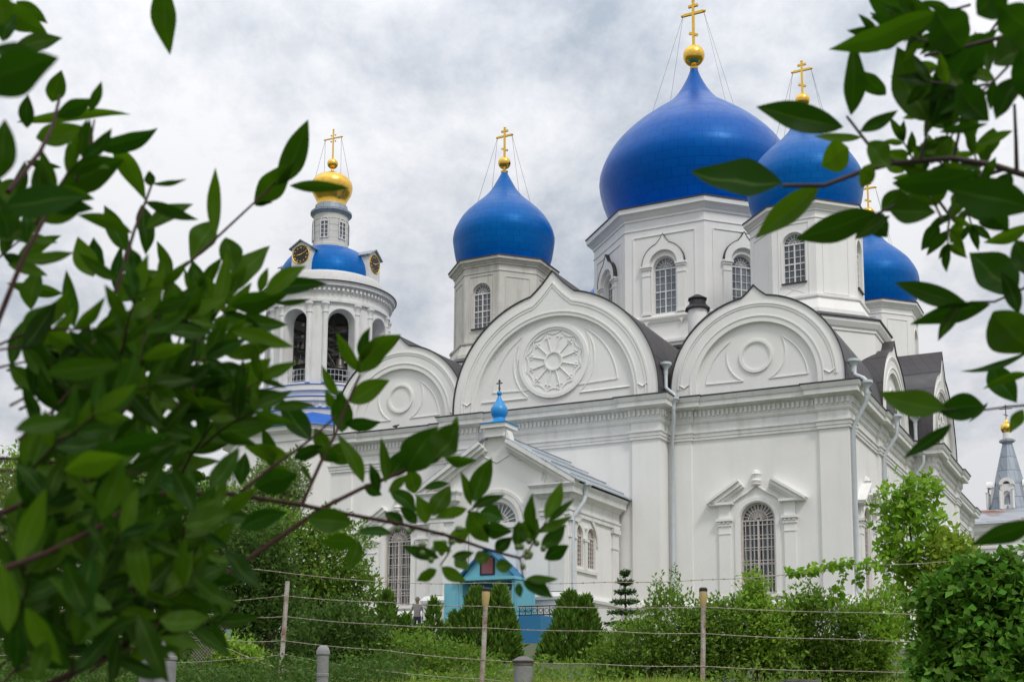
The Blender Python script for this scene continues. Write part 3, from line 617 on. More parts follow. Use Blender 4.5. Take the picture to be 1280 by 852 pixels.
# gable
GP = [(PU0, 8.2), (PU1, 8.2), (PU1 - .2, 8.35), (PC + .55, 9.95), (PC + .42, 10.2), (PC - .42, 10.2), (PC - .55, 9.95), (PU0 + .2, 8.35)]
po.prism(GP, PV + .001, PV + .4)
porch = po.build('porch', WALL, cath)
tr = MB(); pp = [(PU0, -1.1), (PU0, PV), (PU1, PV), (PU1, -1.1)]
sweep(tr, [(PU0, -1.15), (PU0, PV), (PU0 + 1.1, PV), (PU0 + 1.1, PV + .05), ] , [(-.02, 6.95), (.08, 6.97), (.08, 7.1), (.12, 7.15), (.12, 7.22), (.04, 7.25), (.04, 7.6), (.12, 7.65), (.16, 7.72), (.34, 7.78), (.36, 7.98), (.44, 8.1), (.44, 8.16), (-.05, 8.2)], False)
sweep(tr, [(PU1 - 1.1, PV + .05), (PU1 - 1.1, PV), (PU1, PV), (PU1, -1.15)], [(-.02, 6.95), (.08, 6.97), (.08, 7.1), (.12, 7.15), (.12, 7.22), (.04, 7.25), (.04, 7.6), (.12, 7.65), (.16, 7.72), (.34, 7.78), (.36, 7.98), (.44, 8.1), (.44, 8.16), (-.05, 8.2)], False)
sweep(tr, pp, [(.12, 1.7), (.12, 3.7), (.2, 3.74), (.22, 3.85), (.1, 4.02), (-.02, 4.05)], False)
for s in (-1, 1):                                        # raking cornices
    P0, P1 = Vector((PC + s * 3.55, 8.22)), Vector((PC + s * .62, 10.02)); d = (P1 - P0).normalized(); nr = Vector((-d.y, d.x)); nr = nr if nr.y < 0 else -nr
    for off, thk, yy in ((0, .14, -.46), (.14, .14, -.36), (.28, .12, -.2)):
        a, b = P0 + nr * off + d * off * .6, P1 + nr * off
        tr.prism([tuple(a), tuple(b), tuple(b + nr * (thk - .003)), tuple(a + nr * (thk - .003))], PV + yy, PV + .02)
    tr.tube([(PC + s * (2.05 - .1 * math.cos(k)), PV - .01, 8.35 + .25 * math.sin(k)) for k in np.linspace(0, math.pi, 6)], .02, 4)
    tr.tube([(PC + s * 2.6, PV - .01, 8.25), (PC + s * 2.1, PV - .01, 8.25), (PC + s * 1.95, PV - .01, 8.75), (PC + s * 1.2, PV - .01, 9.25), (PC + s * .9, PV - .01, 9.25), (PC + s * .6, PV - .01, 9.5), (PC, PV - .01, 9.2)], .03, 5)
    # volutes beside the pedestal
    tr.prism([(PC + s * .55, 9.55), (PC + s * 1.0, 9.55), (PC + s * .82, 9.75), (PC + s * .62, 10.1), (PC + s * .5, 10.45), (PC + s * .42, 10.45)], PV - .15, PV + .3)
for a, p in ((2.05, .10), (2.45, .06)):
    A = arch_pts(PC, a, 6.80, 24); B = arch_pts(PC, a + .24, 6.80, 24)
    tr.band([(B[0][0], 4.1)] + B + [(B[-1][0], 4.1)], [(A[0][0], 4.1)] + A + [(A[-1][0], 4.1)], PV - p, PV + .01)
tr.box(PC - .95, PC + .95, PV - .08, PV + .0, 6.60, 6.745)
for s in (-1, 1):                                        # front pilasters and capitals
    x0, x1 = sorted((PC + s * 2.35, PC + s * 2.95)); tr.box(x0, x1, PV - .08, PV + .01, 4.06, 6.55); tr.box(x0 - .05, x1 + .05, PV - .14, PV + .01, 6.552, 6.68); tr.box(x0, x1, PV - .09, PV + .01, 6.682, 6.94)
x = MB()
for c in (-1.62, -5.85): x.box(c - .3, c + .3, -.07, .01, 4.06, 6.1); x.box(c - .34, c + .34, -.10, .01, 6.102, 6.18); x.box(c - .3, c + .3, -.075, .01, 6.182, 6.75); x.box(c - .38, c + .38, -.15, .01, 6.752, 6.94)
A = arch_pts(-4.58, 2.1, 6.0, 20); B = arch_pts(-4.58, 2.4, 6.0, 20); x.band(B, A, -.07, .01)
x.box(-4.72, -4.44, -.05, .01, 5.0, 6.1); x.box(-4.80, -4.36, -.08, .01, 6.10, 6.2); x.box(-5.7, -3.5, -.08, .01, 4.86, 4.98)
x.lathe(sphere_prof(.09, 6), 8, (-4.58, -.02, 6.62))
tr.add(x, T_E(PU1))
tr.build('porch_trim', WALLB, porch)
for o in ops: window_mb(o, .12, 4, 7, 8, .022, .05).build('window', [GLASSL, GRILLE], porch, T=T_E(PU1))
lu = window_mb(dict(cx=PC, w=1.7, zb=6.76, zs=6.80), PV + .22, 2, 1, 12, .05, .07, None, .07); lu.build('fanlight', [GLASSL, FRAME], porch)
rf = MB()
for s in (-1, 1):
    P0, P1 = (PC + s * 3.62, 8.20), (PC + s * .45, 10.12)
    rf.prism([P0, P1, (P1[0], P1[1] + .06), (P0[0], P0[1] + .06)], PV - .42, -1.0)
rf.box(PC - .449, PC + .449, PV + .3, -1.0, 10.12, 10.2)
for k in range(4): rf.tube([(PC + 3.3 - k * .8, PV - .3, 8.50 + k * .5), (PC + 3.3 - k * .8, -1.1, 8.50 + k * .5)], .025, 4)
rf.build('porch_roof', GREYL, porch)
cu = MB(); cu.box(PC - .42, PC + .42, PV - .25, PV + .55, 10.21, 10.55); cu.box(PC - .55, PC + .55, PV - .38, PV + .68, 10.552, 10.72); cu.build('cupola_pedestal', WALL, porch)
cu = MB(); cc = (PC, PV + .15, 0); cu.box(PC - .60, PC + .60, PV - .43, PV + .73, 10.722, 10.76)
cu.lathe(smooth_prof([(.56, 10.765), (.42, 10.82), (.27, 10.94), (.24, 11.02), (.31, 11.13), (.345, 11.28), (.32, 11.42), (.21, 11.6), (.10, 11.8), (.055, 11.93)], 3) + [(.09, 11.96), (.11, 12.02), (.08, 12.09), (.02, 12.12)], 24, cc)
cu.build('cupola', CUPOLA, porch, smooth=45)
xx = orth_cross(.46, .11, .045, 0, 12.10); xx.build('cross', BRONZE, porch, T=Matrix.Translation(cc))
# blue vestibule round the door
vb = MB(); V0 = PV - .75
vb.box(PC - 1.2, PC - 1.07, V0, PV - .02, 1.9, 4.5); vb.box(PC + 1.07, PC + 1.2, V0, PV - .02, 1.9, 4.5); vb.box(PC - 1.3, PC + 1.3, V0 - .2, PV - .02, 4.502, 4.62)
vb.prism([(PC - 1.1, 4.622), (PC + 1.1, 4.622), (PC + .2, 5.6), (PC - .2, 5.6)], V0 + .05, PV - .02)
vs = vb.build('vestibule', TURQ, porch)
vr = MB()
for s in (-1, 1): vr.prism([(PC + s * 1.28, 4.63), (PC + s * .1, 5.68), (PC, 5.74), (PC, 5.68), (PC + s * 1.21, 4.625)], V0 - .15, PV - .03)
vr.build('vestibule_roof', TURQD, vs)
ic = MB(); ic.cur = 0; ic.box(PC - .32, PC + .32, V0 + .02, V0 + .048, 4.7, 5.45); ic.cur = 1; ic.box(PC - .24, PC + .24, V0 + .01, V0 + .019, 4.76, 5.39); ic.build('icon_panel', [BLACK, mat('faded_red_panel', (0.24, 0.06, 0.06), .6, var=.8, vscale=6, vcol=(.10, .10, .16))], vs)
dl = MB(); dl.box(PC - 1.06, PC + 1.06, PV - .06, PV - .02, 1.9, 4.48); dl.build('door', TURQD, vs)
dp = MB()
for s in (-1, 1): dp.box(PC + s * .05, PC + s * 1.0, PV - .10, PV - .062, 2.0, 4.3) if s > 0 else dp.box(PC - 1.0, PC - .05, PV - .10, PV - .062, 2.0, 4.3)
dp.build('door_panel', mat('dark_teal_door', (0.03, .13, .19), .5), vs)
for s in (-1, 1):
    lf = MB(); x0, x1 = sorted((PC + s * 1.22, PC + s * (1.85 if s < 0 else 2.05))); lf.box(x0, x1, V0 - .05, V0 + .02, 1.95, 4.42)
    for z in (2.3, 3.3): lf.box(x0 + .1, x1 - .1, V0 - .075, V0 - .052, z, z + .8)
    lf.build('shutter_leaf', TURQ, vs)
nb = MB(); nb.box(PC + .55, PC + .92, PV - .13, PV - .102, 3.85, 4.15); nb.build('notice', FRAME, vs)
st = MB(); st.prism([(-10.6, 1.7), (-9.2, 1.7), (-9.2, 2.98), (-10.0, 2.98), (-10.6, 2.35)], PV - 2.6, PV - .8); st.build('stair_cheek', TURQD, porch)
rl = MB()
for k in range(7): rl.tube([(-10.75 + k * .25, PV - 1.2, 2.99 if k > 2 else 2.4), (-10.75 + k * .25, PV - 1.2, 3.42)], .02, 5)
for z in (3.1, 3.42): rl.tube([(-10.8, PV - 1.2, z), (-9.2, PV - 1.2, z)], .025, 5)
for k in range(6): rl.tube([(-10.62 + k * .25 + .08 * math.cos(a), PV - 1.2, 3.26 + .08 * math.sin(a)) for a in np.linspace(0, math.tau, 9)], .012, 4)
rl.build('railing', BLACK, porch)
ls = MB(); ls.box(PU0 - 1.1, PU0 - .1, -1.9, -1.1, 1.8, 3.55); ls.box(PU0 - 1.2, PU0 - .02, -2.05, -1.05, 3.552, 3.95); ls.build('buttress', WALL, cath)
# ---------------------------------------------------------------- bell tower behind the west end
BT = b2w(-38.6, 18.78, 0)
tower = tag(empty('bell_tower', BT, -TH + math.radians(3)), 'round white bell tower with blue roof, black clocks and small golden dome', 'bell tower')
tower.scale = (1.046, 1.046, 1)
R0, RI = 3.85, 3.0
bw = MB(); arcN = 8
def bend(mb, R):                                        # x -> arc length, y -> inwards
    o = MB(); o.f = mb.f; o.m = mb.m
    for x, y, z in mb.v:
        r = R + (-y); a = x / R; o.v.append((r * math.sin(a), -r * math.cos(a), z))
    return o
circ = math.tau * R0; seg = circ / 8
flat = MB()
for k in range(8):
    c = k * seg; n = 6
    o = dict(cx=c, w=1.72, zb=20.2, zs=24.2)
    for j in range(n):                                   # plain wall between the openings in narrow strips
        pass
    wall_open(flat, c - .86, c + .86, 19.8, 26.1, [o], 0, R0 - RI)
    x0, x1 = c + .86, c + seg - .86
    for j in range(4):
        a, b = x0 + (x1 - x0) * j / 4, x0 + (x1 - x0) * (j + 1) / 4; flat.face([(a, 0, 19.8), (b, 0, 19.8), (b, 0, 26.1), (a, 0, 26.1)])
        flat.face([(a, R0 - RI, 19.8), (b, R0 - RI, 19.8), (b, R0 - RI, 26.1), (a, R0 - RI, 26.1)])
    for p, q in zip(arch_pts(c, 1.72, 24.2)[:-1], arch_pts(c, 1.72, 24.2)[1:]): flat.face([(p[0], R0 - RI, p[1]), (q[0], R0 - RI, q[1]), (q[0], R0 - RI, 26.1), (p[0], R0 - RI, 26.1)])
fb = bend(flat, R0)
bw.add(fb); bw.build('belfry_wall', WALLB, tower)
ar = MB()
for k in range(8):
    c = k * seg
    t = MB(); A = arch_pts(c, 1.76, 24.2, 16); B = arch_pts(c, 2.06, 24.2, 16); t.band([(B[0][0], 20.25)] + B + [(B[-1][0], 20.25)], [(A[0][0], 20.25)] + A + [(A[-1][0], 20.25)], -.05, .02)
    ar.add(bend(t, R0))
ar.build('arch_trim', WALLB, tower)
for k in range(8):
    for s in (-1, 1):
        a = (k + .5) * math.tau / 8 + s * .13; p = (R0 * math.sin(a), -R0 * math.cos(a), 0)
        c = MB(); c.lathe([(.17, 20.1), (.17, 24.75), (.21, 24.77), (.21, 24.85), (.17, 24.87), (.17, 25.1), (.26, 25.3), (.28, 25.32), (.28, 25.46)], 12, p); c.build('column', WALLB, tower, smooth=40)
cn = MB(); cn.lathe([(3.80, 25.46), (4.02, 25.48), (4.02, 25.65), (3.92, 25.7), (3.92, 26.1), (4.0, 26.15), (4.0, 26.42), (4.12, 26.48), (4.28, 26.52), (4.30, 26.72), (4.36, 26.76)], 64)
for k in range(88):
    a = math.tau * k / 88; b = MB(); b.box(-.075, .075, -4.14, -3.99, 26.2, 26.4); cn.add(b, Matrix.Rotation(a, 4, 'Z'))
cn.build('cornice', WALLB, tower, smooth=35)
e_ = MB(); e_.lathe([(4.3, 26.765), (4.42, 26.77), (4.42, 26.82), (3.3, 27.05)], 64); e_.build('cornice_flashing', EDGE, tower, smooth=35)
dr = MB(); dr.lathe([(3.52, 26.95), (3.52, 27.65), (3.45, 27.80), (3.1, 27.84)], 64); dr.build('dome_base', FRAME, tower, smooth=35)
dm = MB(); dm.lathe(smooth_prof([(3.25, 27.84), (3.22, 28.3), (3.06, 28.9), (2.68, 29.5), (2.12, 29.97), (1.45, 30.28), (1.0, 30.40)], 4), 48); dm.build('dome', BLUES, tower, smooth=50)
fl = MB(); fl.lathe([(0, 19.9), (3.2, 19.9)], 32); fl.build('belfry_floor', DARK, tower); fl = MB(); fl.lathe([(0, 26.0), (3.2, 26.0)], 32); fl.build('belfry_ceiling', DARK, tower)
ln = MB(); ln.lathe([(1.22, 30.1), (1.22, 30.55), (1.16, 30.6), (1.14, 32.7)], 32)
for z in (30.95, 31.4, 31.85, 32.3): ln.lathe([(1.14, z), (1.165, z + .015), (1.165, z + .035), (1.14, z + .05)], 32)
LN = ln.build('lantern', WALLD, tower, smooth=35)
lc = MB(); lc.lathe([(1.14, 32.7), (1.22, 32.75), (1.28, 32.85), (1.36, 32.9), (1.36, 33.02), (1.1, 33.12), (1.06, 33.5), (.98, 33.55)], 32); lc.build('lantern_cornice', GREY, tower, smooth=35)
for k in range(6):
    w_ = window_mb(dict(cx=0, w=.56, zb=30.9, zs=32.1), 0, 2, 4, 6, .035, .05); w_.build('window', [GLASS, FRAME], LN, T=Matrix.Rotation(math.radians(12 + 60 * k), 4, 'Z') @ Matrix.Translation((0, -1.15, 0)))
gd = MB(); gd.lathe(smooth_prof([(.95, 33.5), (.96, 33.8), (1.08, 34.1), (1.28, 34.5), (1.36, 34.92), (1.28, 35.3), (1.02, 35.62), (.60, 35.85), (.22, 36.0), (.10, 36.15), (.09, 36.3)], 4), 36); GD = gd.build('golden_dome', GOLD, tower, smooth=50)
gb = MB(); gb.lathe([(max(.01, r), z + 36.66) for r, z in sphere_prof(.36, 12)], 20); gb.build('finial_ball', GOLD, GD, smooth=50)
cr = MB(); cr.box(-.04, .04, -.04, .04, 37.0, 39.15); cr.box(-.66, -.041, -.035, .035, 38.48, 38.56); cr.box(.041, .66, -.035, .035, 38.48, 38.56)
for x, z in ((-.16, 38.3), (.16, 38.3), (-.16, 38.74), (.16, 38.74), (0, 39.17), (-.68, 38.52), (.68, 38.52)): cr.lathe([(max(.005, r), zz) for r, zz in sphere_prof(.06, 6)], 8, (x, 0, z))
cr.build('cross', GOLD, GD, smooth=40)
gw = MB()
for sx in (-1, 1):
    for sy in (-1, 1): gw.tube([(sx * .62, 0, 38.5), (sx * 1.0, sy * .55, 35.45)], .01, 4)
gw.build('guy_wires', WIRE, GD)
# clocks in gabled dormers
for k in range(4):
    T = Matrix.Rotation(math.pi / 2 * k, 4, 'Z') @ Matrix.Translation((0, -3.38, 28.93))
    d = MB(); d.prism([(-.68, -1.15), (.68, -1.15), (.68, .48), (0, .90), (-.68, .48)], 0, 1.5); D = d.build('clock_dormer', FRAME, tower, T=T)
    r_ = MB()
    for s in (-1, 1): r_.prism([(s * .82, .40), (0, .95), (0, 1.03), (s * .84, .48)], -.14, 1.5)
    r_.build('dormer_roof', GREY, D, T=T)
    def lat_y(prof, n=32):                              # lathe round the y axis
        q = MB(); q.lathe(prof, n); return Matrix.Rotation(math.pi / 2, 4, 'X'), q
    R_, q = lat_y([(0, .02), (.56, .02), (.56, .0)]); fc = MB(); fc.add(q, R_)
    F_ = fc.build('clock_face', BLACK, D, T=T)
    h = MB(); R_, q = lat_y([(.575, .025), (.61, .05), (.64, .03), (.64, .0)], 40); h.add(q, R_)
    numer = ['XII', 'I', 'II', 'III', 'IIII', 'V', 'VI', 'VII', 'VIII', 'IX', 'X', 'XI']
    for j, s_ in enumerate(numer):
        g_ = MB(); wtot = sum({'I': .035, 'V': .08, 'X': .08}[ch] for ch in s_); x = -wtot / 2
        for ch in s_:
            if ch == 'I': g_.box(x + .008, x + .028, -.04, -.022, -.065, .065); x += .035
            else:
                for sg in (-1, 1):
                    if ch == 'V': a, b = (x + .04 + sg * .032, .065), (x + .04, -.065)
                    else: a, b = (x + .04 + sg * .032, .065), (x + .04 - sg * .032, -.065)
                    g_.prism([(a[0] - .011, a[1]), (a[0] + .011, a[1]), (b[0] + .011, b[1]), (b[0] - .011, b[1])], -.04 - .001 * (sg + 1), -.022)
                x += .08
        an = -j * math.tau / 12
        h.add(g_, Matrix.Rotation(-an, 4, 'Y') @ Matrix.Translation((0, 0, .465)) @ Matrix.Scale(.82, 4))
    h.build('numerals', GOLD, F_, T=T, smooth=40)
    hd = MB()
    for an, L, w_ in ((math.radians(68), .44, .022), (math.radians(262), .30, .03)):
        b = MB(); b.prism([(-w_, -.1), (w_, -.1), (w_ * .5, L), (-w_ * .5, L)], -.055 - w_ * .2, -.045); hd.add(b, Matrix.Rotation(an, 4, 'Y'))
    hd.build('clock_hands', GOLD, F_, T=T)
# ring terrace and lower tier
rg = MB(); rg.lathe([(4.0, 19.9), (4.35, 19.85), (4.35, 19.5), (4.2, 19.42), (4.2, 19.15)], 64)
rg.lathe([(4.62, 19.0), (4.62, 18.75), (4.45, 18.7), (4.45, 18.3), (4.35, 17.8)], 64)
rb = MB(); rb.lathe([(3.9, 19.94), (4.38, 19.9), (4.40, 19.87), (4.36, 19.86)], 64); rb.lathe([(4.2, 19.12), (4.66, 19.06), (4.68, 19.03), (4.63, 19.01)], 64); rb.lathe([(4.44, 18.34), (4.50, 18.30), (4.50, 18.26), (4.45, 18.25)], 64); rb.build('terrace_flashing', BLUEF, tower, smooth=30)
dd = rg
for k in range(64):
    b = MB(); b.box(-.07, .07, -4.55, -4.40, 18.38, 18.54); dd.add(b, Matrix.Rotation(math.tau * k / 64, 4, 'Z'))
rg.build('terrace_ring', WALLB, tower, smooth=30)
LR = 6.2; lt = MB(); ap = LR * math.cos(math.pi / 8); fw = LR * math.sin(math.pi / 8); wn = []
for k in range(8):
    T = Matrix.Rotation(math.tau * k / 8, 4, 'Z') @ Matrix.Translation((0, -ap, 0)); m = MB(); o = dict(cx=0, w=1.05, zb=11.2, zs=14.6, pointed=True)
    wall_open(m, -fw, fw, 1.4, 16.7, [o], 0, .35); wn.append((o, T))
    m.box(-fw + .02, -fw + .42, -.08, -.001, 10.2, 15.8); m.box(fw - .42, fw - .02, -.08, -.001, 10.2, 15.8)
    A = arch_pts(0, 1.15, 14.6, 14, True); B = arch_pts(0, 1.5, 14.6, 14, True); m.band(B, A, -.07, .01)
    m.box(-.6, .6, -.12, .01, 11.08, 11.2); lt.add(m, T)
lt.lathe([(LR, 15.8), (LR + .1, 15.85), (LR + .1, 16.0), (LR + .02, 16.02), (LR + .02, 16.3), (LR + .15, 16.36), (LR + .42, 16.48), (LR + .42, 16.68), (LR + .5, 16.74)], 8, ph=math.pi / 8)
lt.lathe([(LR + .2, 1.4), (LR + .2, 9.6), (LR + .35, 9.7), (LR + .35, 9.9), (LR, 10.1)], 8, ph=math.pi / 8)
lt.build('lower_tier', WALL, tower)
lr = MB(); lr.lathe([(LR + .48, 16.742), (LR + .60, 16.76), (LR + .58, 16.84), (4.35, 18.05)], 8, ph=math.pi / 8); lr.build('lower_roof', BLUEF, tower)
for o, T in wn: window_mb(o, .3, 2, 6, 8, .04, .05).build('window', [GLASS, GREY], tower, T=T)
# timber bell frame
fr = MB()
for z in (21.5, 22.5, 23.2, 24.0):
    for a in (0, 1):
        for off in (-1.2, 0, 1.2):
            b = MB(); b.box(-2.9 + .2 * abs(off), 2.9 - .2 * abs(off), off - .1, off + .1, z, z + .2); fr.add(b, Matrix.Rotation(math.pi / 2 * a, 4, 'Z') @ Matrix.Translation((0, 0, .205 * a)))
for a in range(4): fr.tube([(1.4 * math.cos(a * 1.571 + .78), 1.4 * math.sin(a * 1.571 + .78), 19.9), (1.4 * math.cos(a * 1.571 + .78), 1.4 * math.sin(a * 1.571 + .78), 25.9)], .14, 4)
fr.tube([(-1.6, -1.8, 19.9), (.9, -1.9, 22.5)], .09, 4); fr.tube([(2.2, -.6, 19.9), (1.2, -1.9, 22.5)], .09, 4)
fr.build('bell_frame', DARK, tower)
rl = MB()
for k in range(8):
    a0 = k * math.tau / 8
    for z in (20.4, 20.8, 21.15): rl.tube([(3.4 * math.sin(a0 + q * .22), -3.4 * math.cos(a0 + q * .22), z) for q in (-1, 0, 1)], .02, 4)
    for q in np.linspace(-1, 1, 7): rl.tube([(3.4 * math.sin(a0 + q * .22), -3.4 * math.cos(a0 + q * .22), 20.2), (3.4 * math.sin(a0 + q * .22), -3.4 * math.cos(a0 + q * .22), 21.15)], .014, 4)
rl.build('belfry_railing', PIPE, tower)
TT = Matrix.Translation(BT) @ Matrix.Rotation(-TH + math.radians(3), 4, 'Z') @ Matrix.Diagonal((1.046, 1.046, 1, 1))
BELLP = [(.0, .02), (.12, 0), (.2, -.06), (.25, -.2), (.29, -.42), (.38, -.6), (.5, -.72), (.5, -.75), (.40, -.74)]
def bell(pos, s, label, grp):
    e_ = tag(empty('bell', TT @ Vector(pos)), label, 'bell', grp)
    b = MB(); b.lathe([(max(.01, r * s), z * s) for r, z in BELLP], 18); b.build('bell_body', BRONZE, e_, smooth=45)
    y = MB(); y.box(-.05 * s, .05 * s, -.05 * s, .05 * s, .02 * s, .42 * s); y.build('yoke', DARK, e_)
    c = MB(); c.tube([(0, 0, -.1 * s), (0, 0, -.7 * s)], .025 * s, 5); c.lathe([(max(.005, r), z - .72 * s) for r, z in sphere_prof(.07 * s, 6)], 8); c.build('clapper', BLACK, e_)
for k in range(5): bell((-.75 + .36 * k, -2.75, 23.1), .42, 'small dark bell in the upper row behind the left belfry arch', 'small bells of the upper row')
for k in range(4): bell((-.7 + .45 * k, -2.7, 22.1), .62, 'mid-sized dark bell in the lower row behind the left belfry arch', 'mid-sized bells of the lower row')
bell((2.05, -1.75, 22.1), 1.0, 'dark bronze bell hanging in the middle belfry arch above the diagonal brace', None)
bell((3.0, .1, 23.4), .8, 'dark bell hanging high inside the right belfry arch', None)

# ---------------------------------------------------------------- monastery building with a spire, far right
GB = Vector((31.2, 86.0, 0)); GB.z = -.5; gate = tag(empty('monastery_building', GB, -TH), 'low white building with rusty grey metal roof and tent spire', 'church building')
# local x along its front (to the right), y into depth; front faces -y
m = MB(); ops = [dict(cx=4.1 + 2.0 * k, w=1.15, zb=5.8, zs=9.3) for k in range(9)]
wall_open(m, -.4, 24, 1.5, 12.6, ops, 0, .3); m.face([(-.4, 0, 1.5), (-.4, 11, 1.5), (-.4, 11, 12.6), (-.4, 0, 12.6)])
for o in ops:
    for a_, p in ((1.5, .05), (2.0, .03)):
        A = arch_pts(o['cx'], a_ - .12, 9.3, 14); B = arch_pts(o['cx'], a_, 9.3, 14); m.band(B, A, -p, .01)
sweep(m, [(-.4, 11), (-.4, 0), (24, 0)], [(-.02, 10.9), (.1, 10.95), (.1, 11.1), (.02, 11.15), (.02, 11.9), (.15, 12.0), (.3, 12.15), (.3, 12.4), (.4, 12.55), (.4, 12.62), (0, 12.7)], False)
m.build('wall', WALL, gate)
for o in ops: window_mb(o, .25, 2, 4, 8, .04, .06).build('window', [GLASS, FRAME], gate)
rf = MB(); rf.grid([[(-.9, -.6, 12.64), (24.4, -.6, 12.64)], [(-.9, -.5, 12.8), (24.4, -.5, 12.8)], [(-.6, 3.2, 14.1), (24.4, 3.2, 14.1)], [(-.6, 8, 14.2), (24.4, 8, 14.2)]]); rf.build('roof', RUST, gate)
SPB = Vector((2.9, 4.6, 0))
sp_ = MB(); sp_.lathe([(1.55, 13.6), (1.45, 14.3), (.34, 19.05), (.36, 19.07)], 8, SPB); SP = sp_.build('spire', GREY, gate)
sc_ = MB(); sc_.lathe([(.36, 19.07), (.56, 19.17), (.56, 19.3), (.32, 19.42)], 8, SPB); sc_.build('spire_collar', GREY, SP)
sn = MB(); sn.lathe([(.30, 19.4), (.28, 19.85)], 12, SPB); sn.build('spire_neck', WALL, SP, smooth=40)
sb = MB(); sb.lathe(smooth_prof([(.28, 19.85), (.34, 19.95), (.42, 20.15), (.36, 20.4), (.18, 20.6), (.08, 20.75), (.05, 20.95)], 3), 20, SPB); sb.build('golden_dome', GOLD, SP, smooth=50)
orth_cross(1.0, .40, .06, 0, 20.9).build('cross', BRONZE, SP, T=Matrix.Translation(SPB))
for k in range(4):
    a = math.radians(-22.5 - 70 + 90 * k); T = Matrix.Translation(SPB) @ Matrix.Rotation(a + math.radians(90), 4, 'Z') @ Matrix.Translation((0, -1.42, -.5))
    d = MB(); wall_open(d, -.42, .42, 14.6, 16.4, [dict(cx=0, w=.42, zb=14.9, zs=15.7)], 0, .2); d.box(-.42, .42, .2, 1.0, 14.6, 16.4)
    A = arch_pts(0, .5, 16.35, 10); B = arch_pts(0, 1.0, 16.35, 10); d.band(B, A, -.08, .5); d.lathe([(.09, 14.6), (.09, 15.9), (.14, 16.0)], 8, (-.42, -.05, 0)); d.lathe([(.09, 14.6), (.09, 15.9), (.14, 16.0)], 8, (.42, -.05, 0))
    d.build('spire_dormer', WALL, SP, T=T)

# ---------------------------------------------------------------- pigeons and the person
PIG = mat('pigeon_feathers', (0.05, 0.05, 0.055), 0.7, var=.5, vscale=20)
def pigeon(u, v, z, rot, lab):
    e_ = tag(empty('pigeon', b2w(u, v, z), rot), lab, 'bird')
    b = MB()
    rows = []
    for x, r, zz in ((-.17, .012, .10), (-.12, .035, .11), (-.05, .062, .125), (.02, .075, .13), (.08, .062, .15), (.11, .04, .18), (.125, .034, .205), (.145, .033, .215), (.165, .022, .212), (.19, .004, .205)):
        rows.append([(x, r * math.cos(t), zz + r * .95 * math.sin(t)) for t in np.linspace(0, math.tau, 9)[:-1]])
    b.grid(rows, False, True); b.face(rows[0]); b.face(rows[-1][::-1])
    for s in (-1, 1): b.tube([(.02, s * .025, .08), (.03, s * .03, .0)], .007, 4)
    b.build('pigeon_body', PIG, e_, smooth=60)
pigeon(-20.9, -.25, 12.52, .4, 'dark pigeon on the cathedral cornice below the round medallion')
pigeon(-22.95, -.25, 12.52, 2.6, 'dark pigeon further left along the cathedral cornice behind the twig')
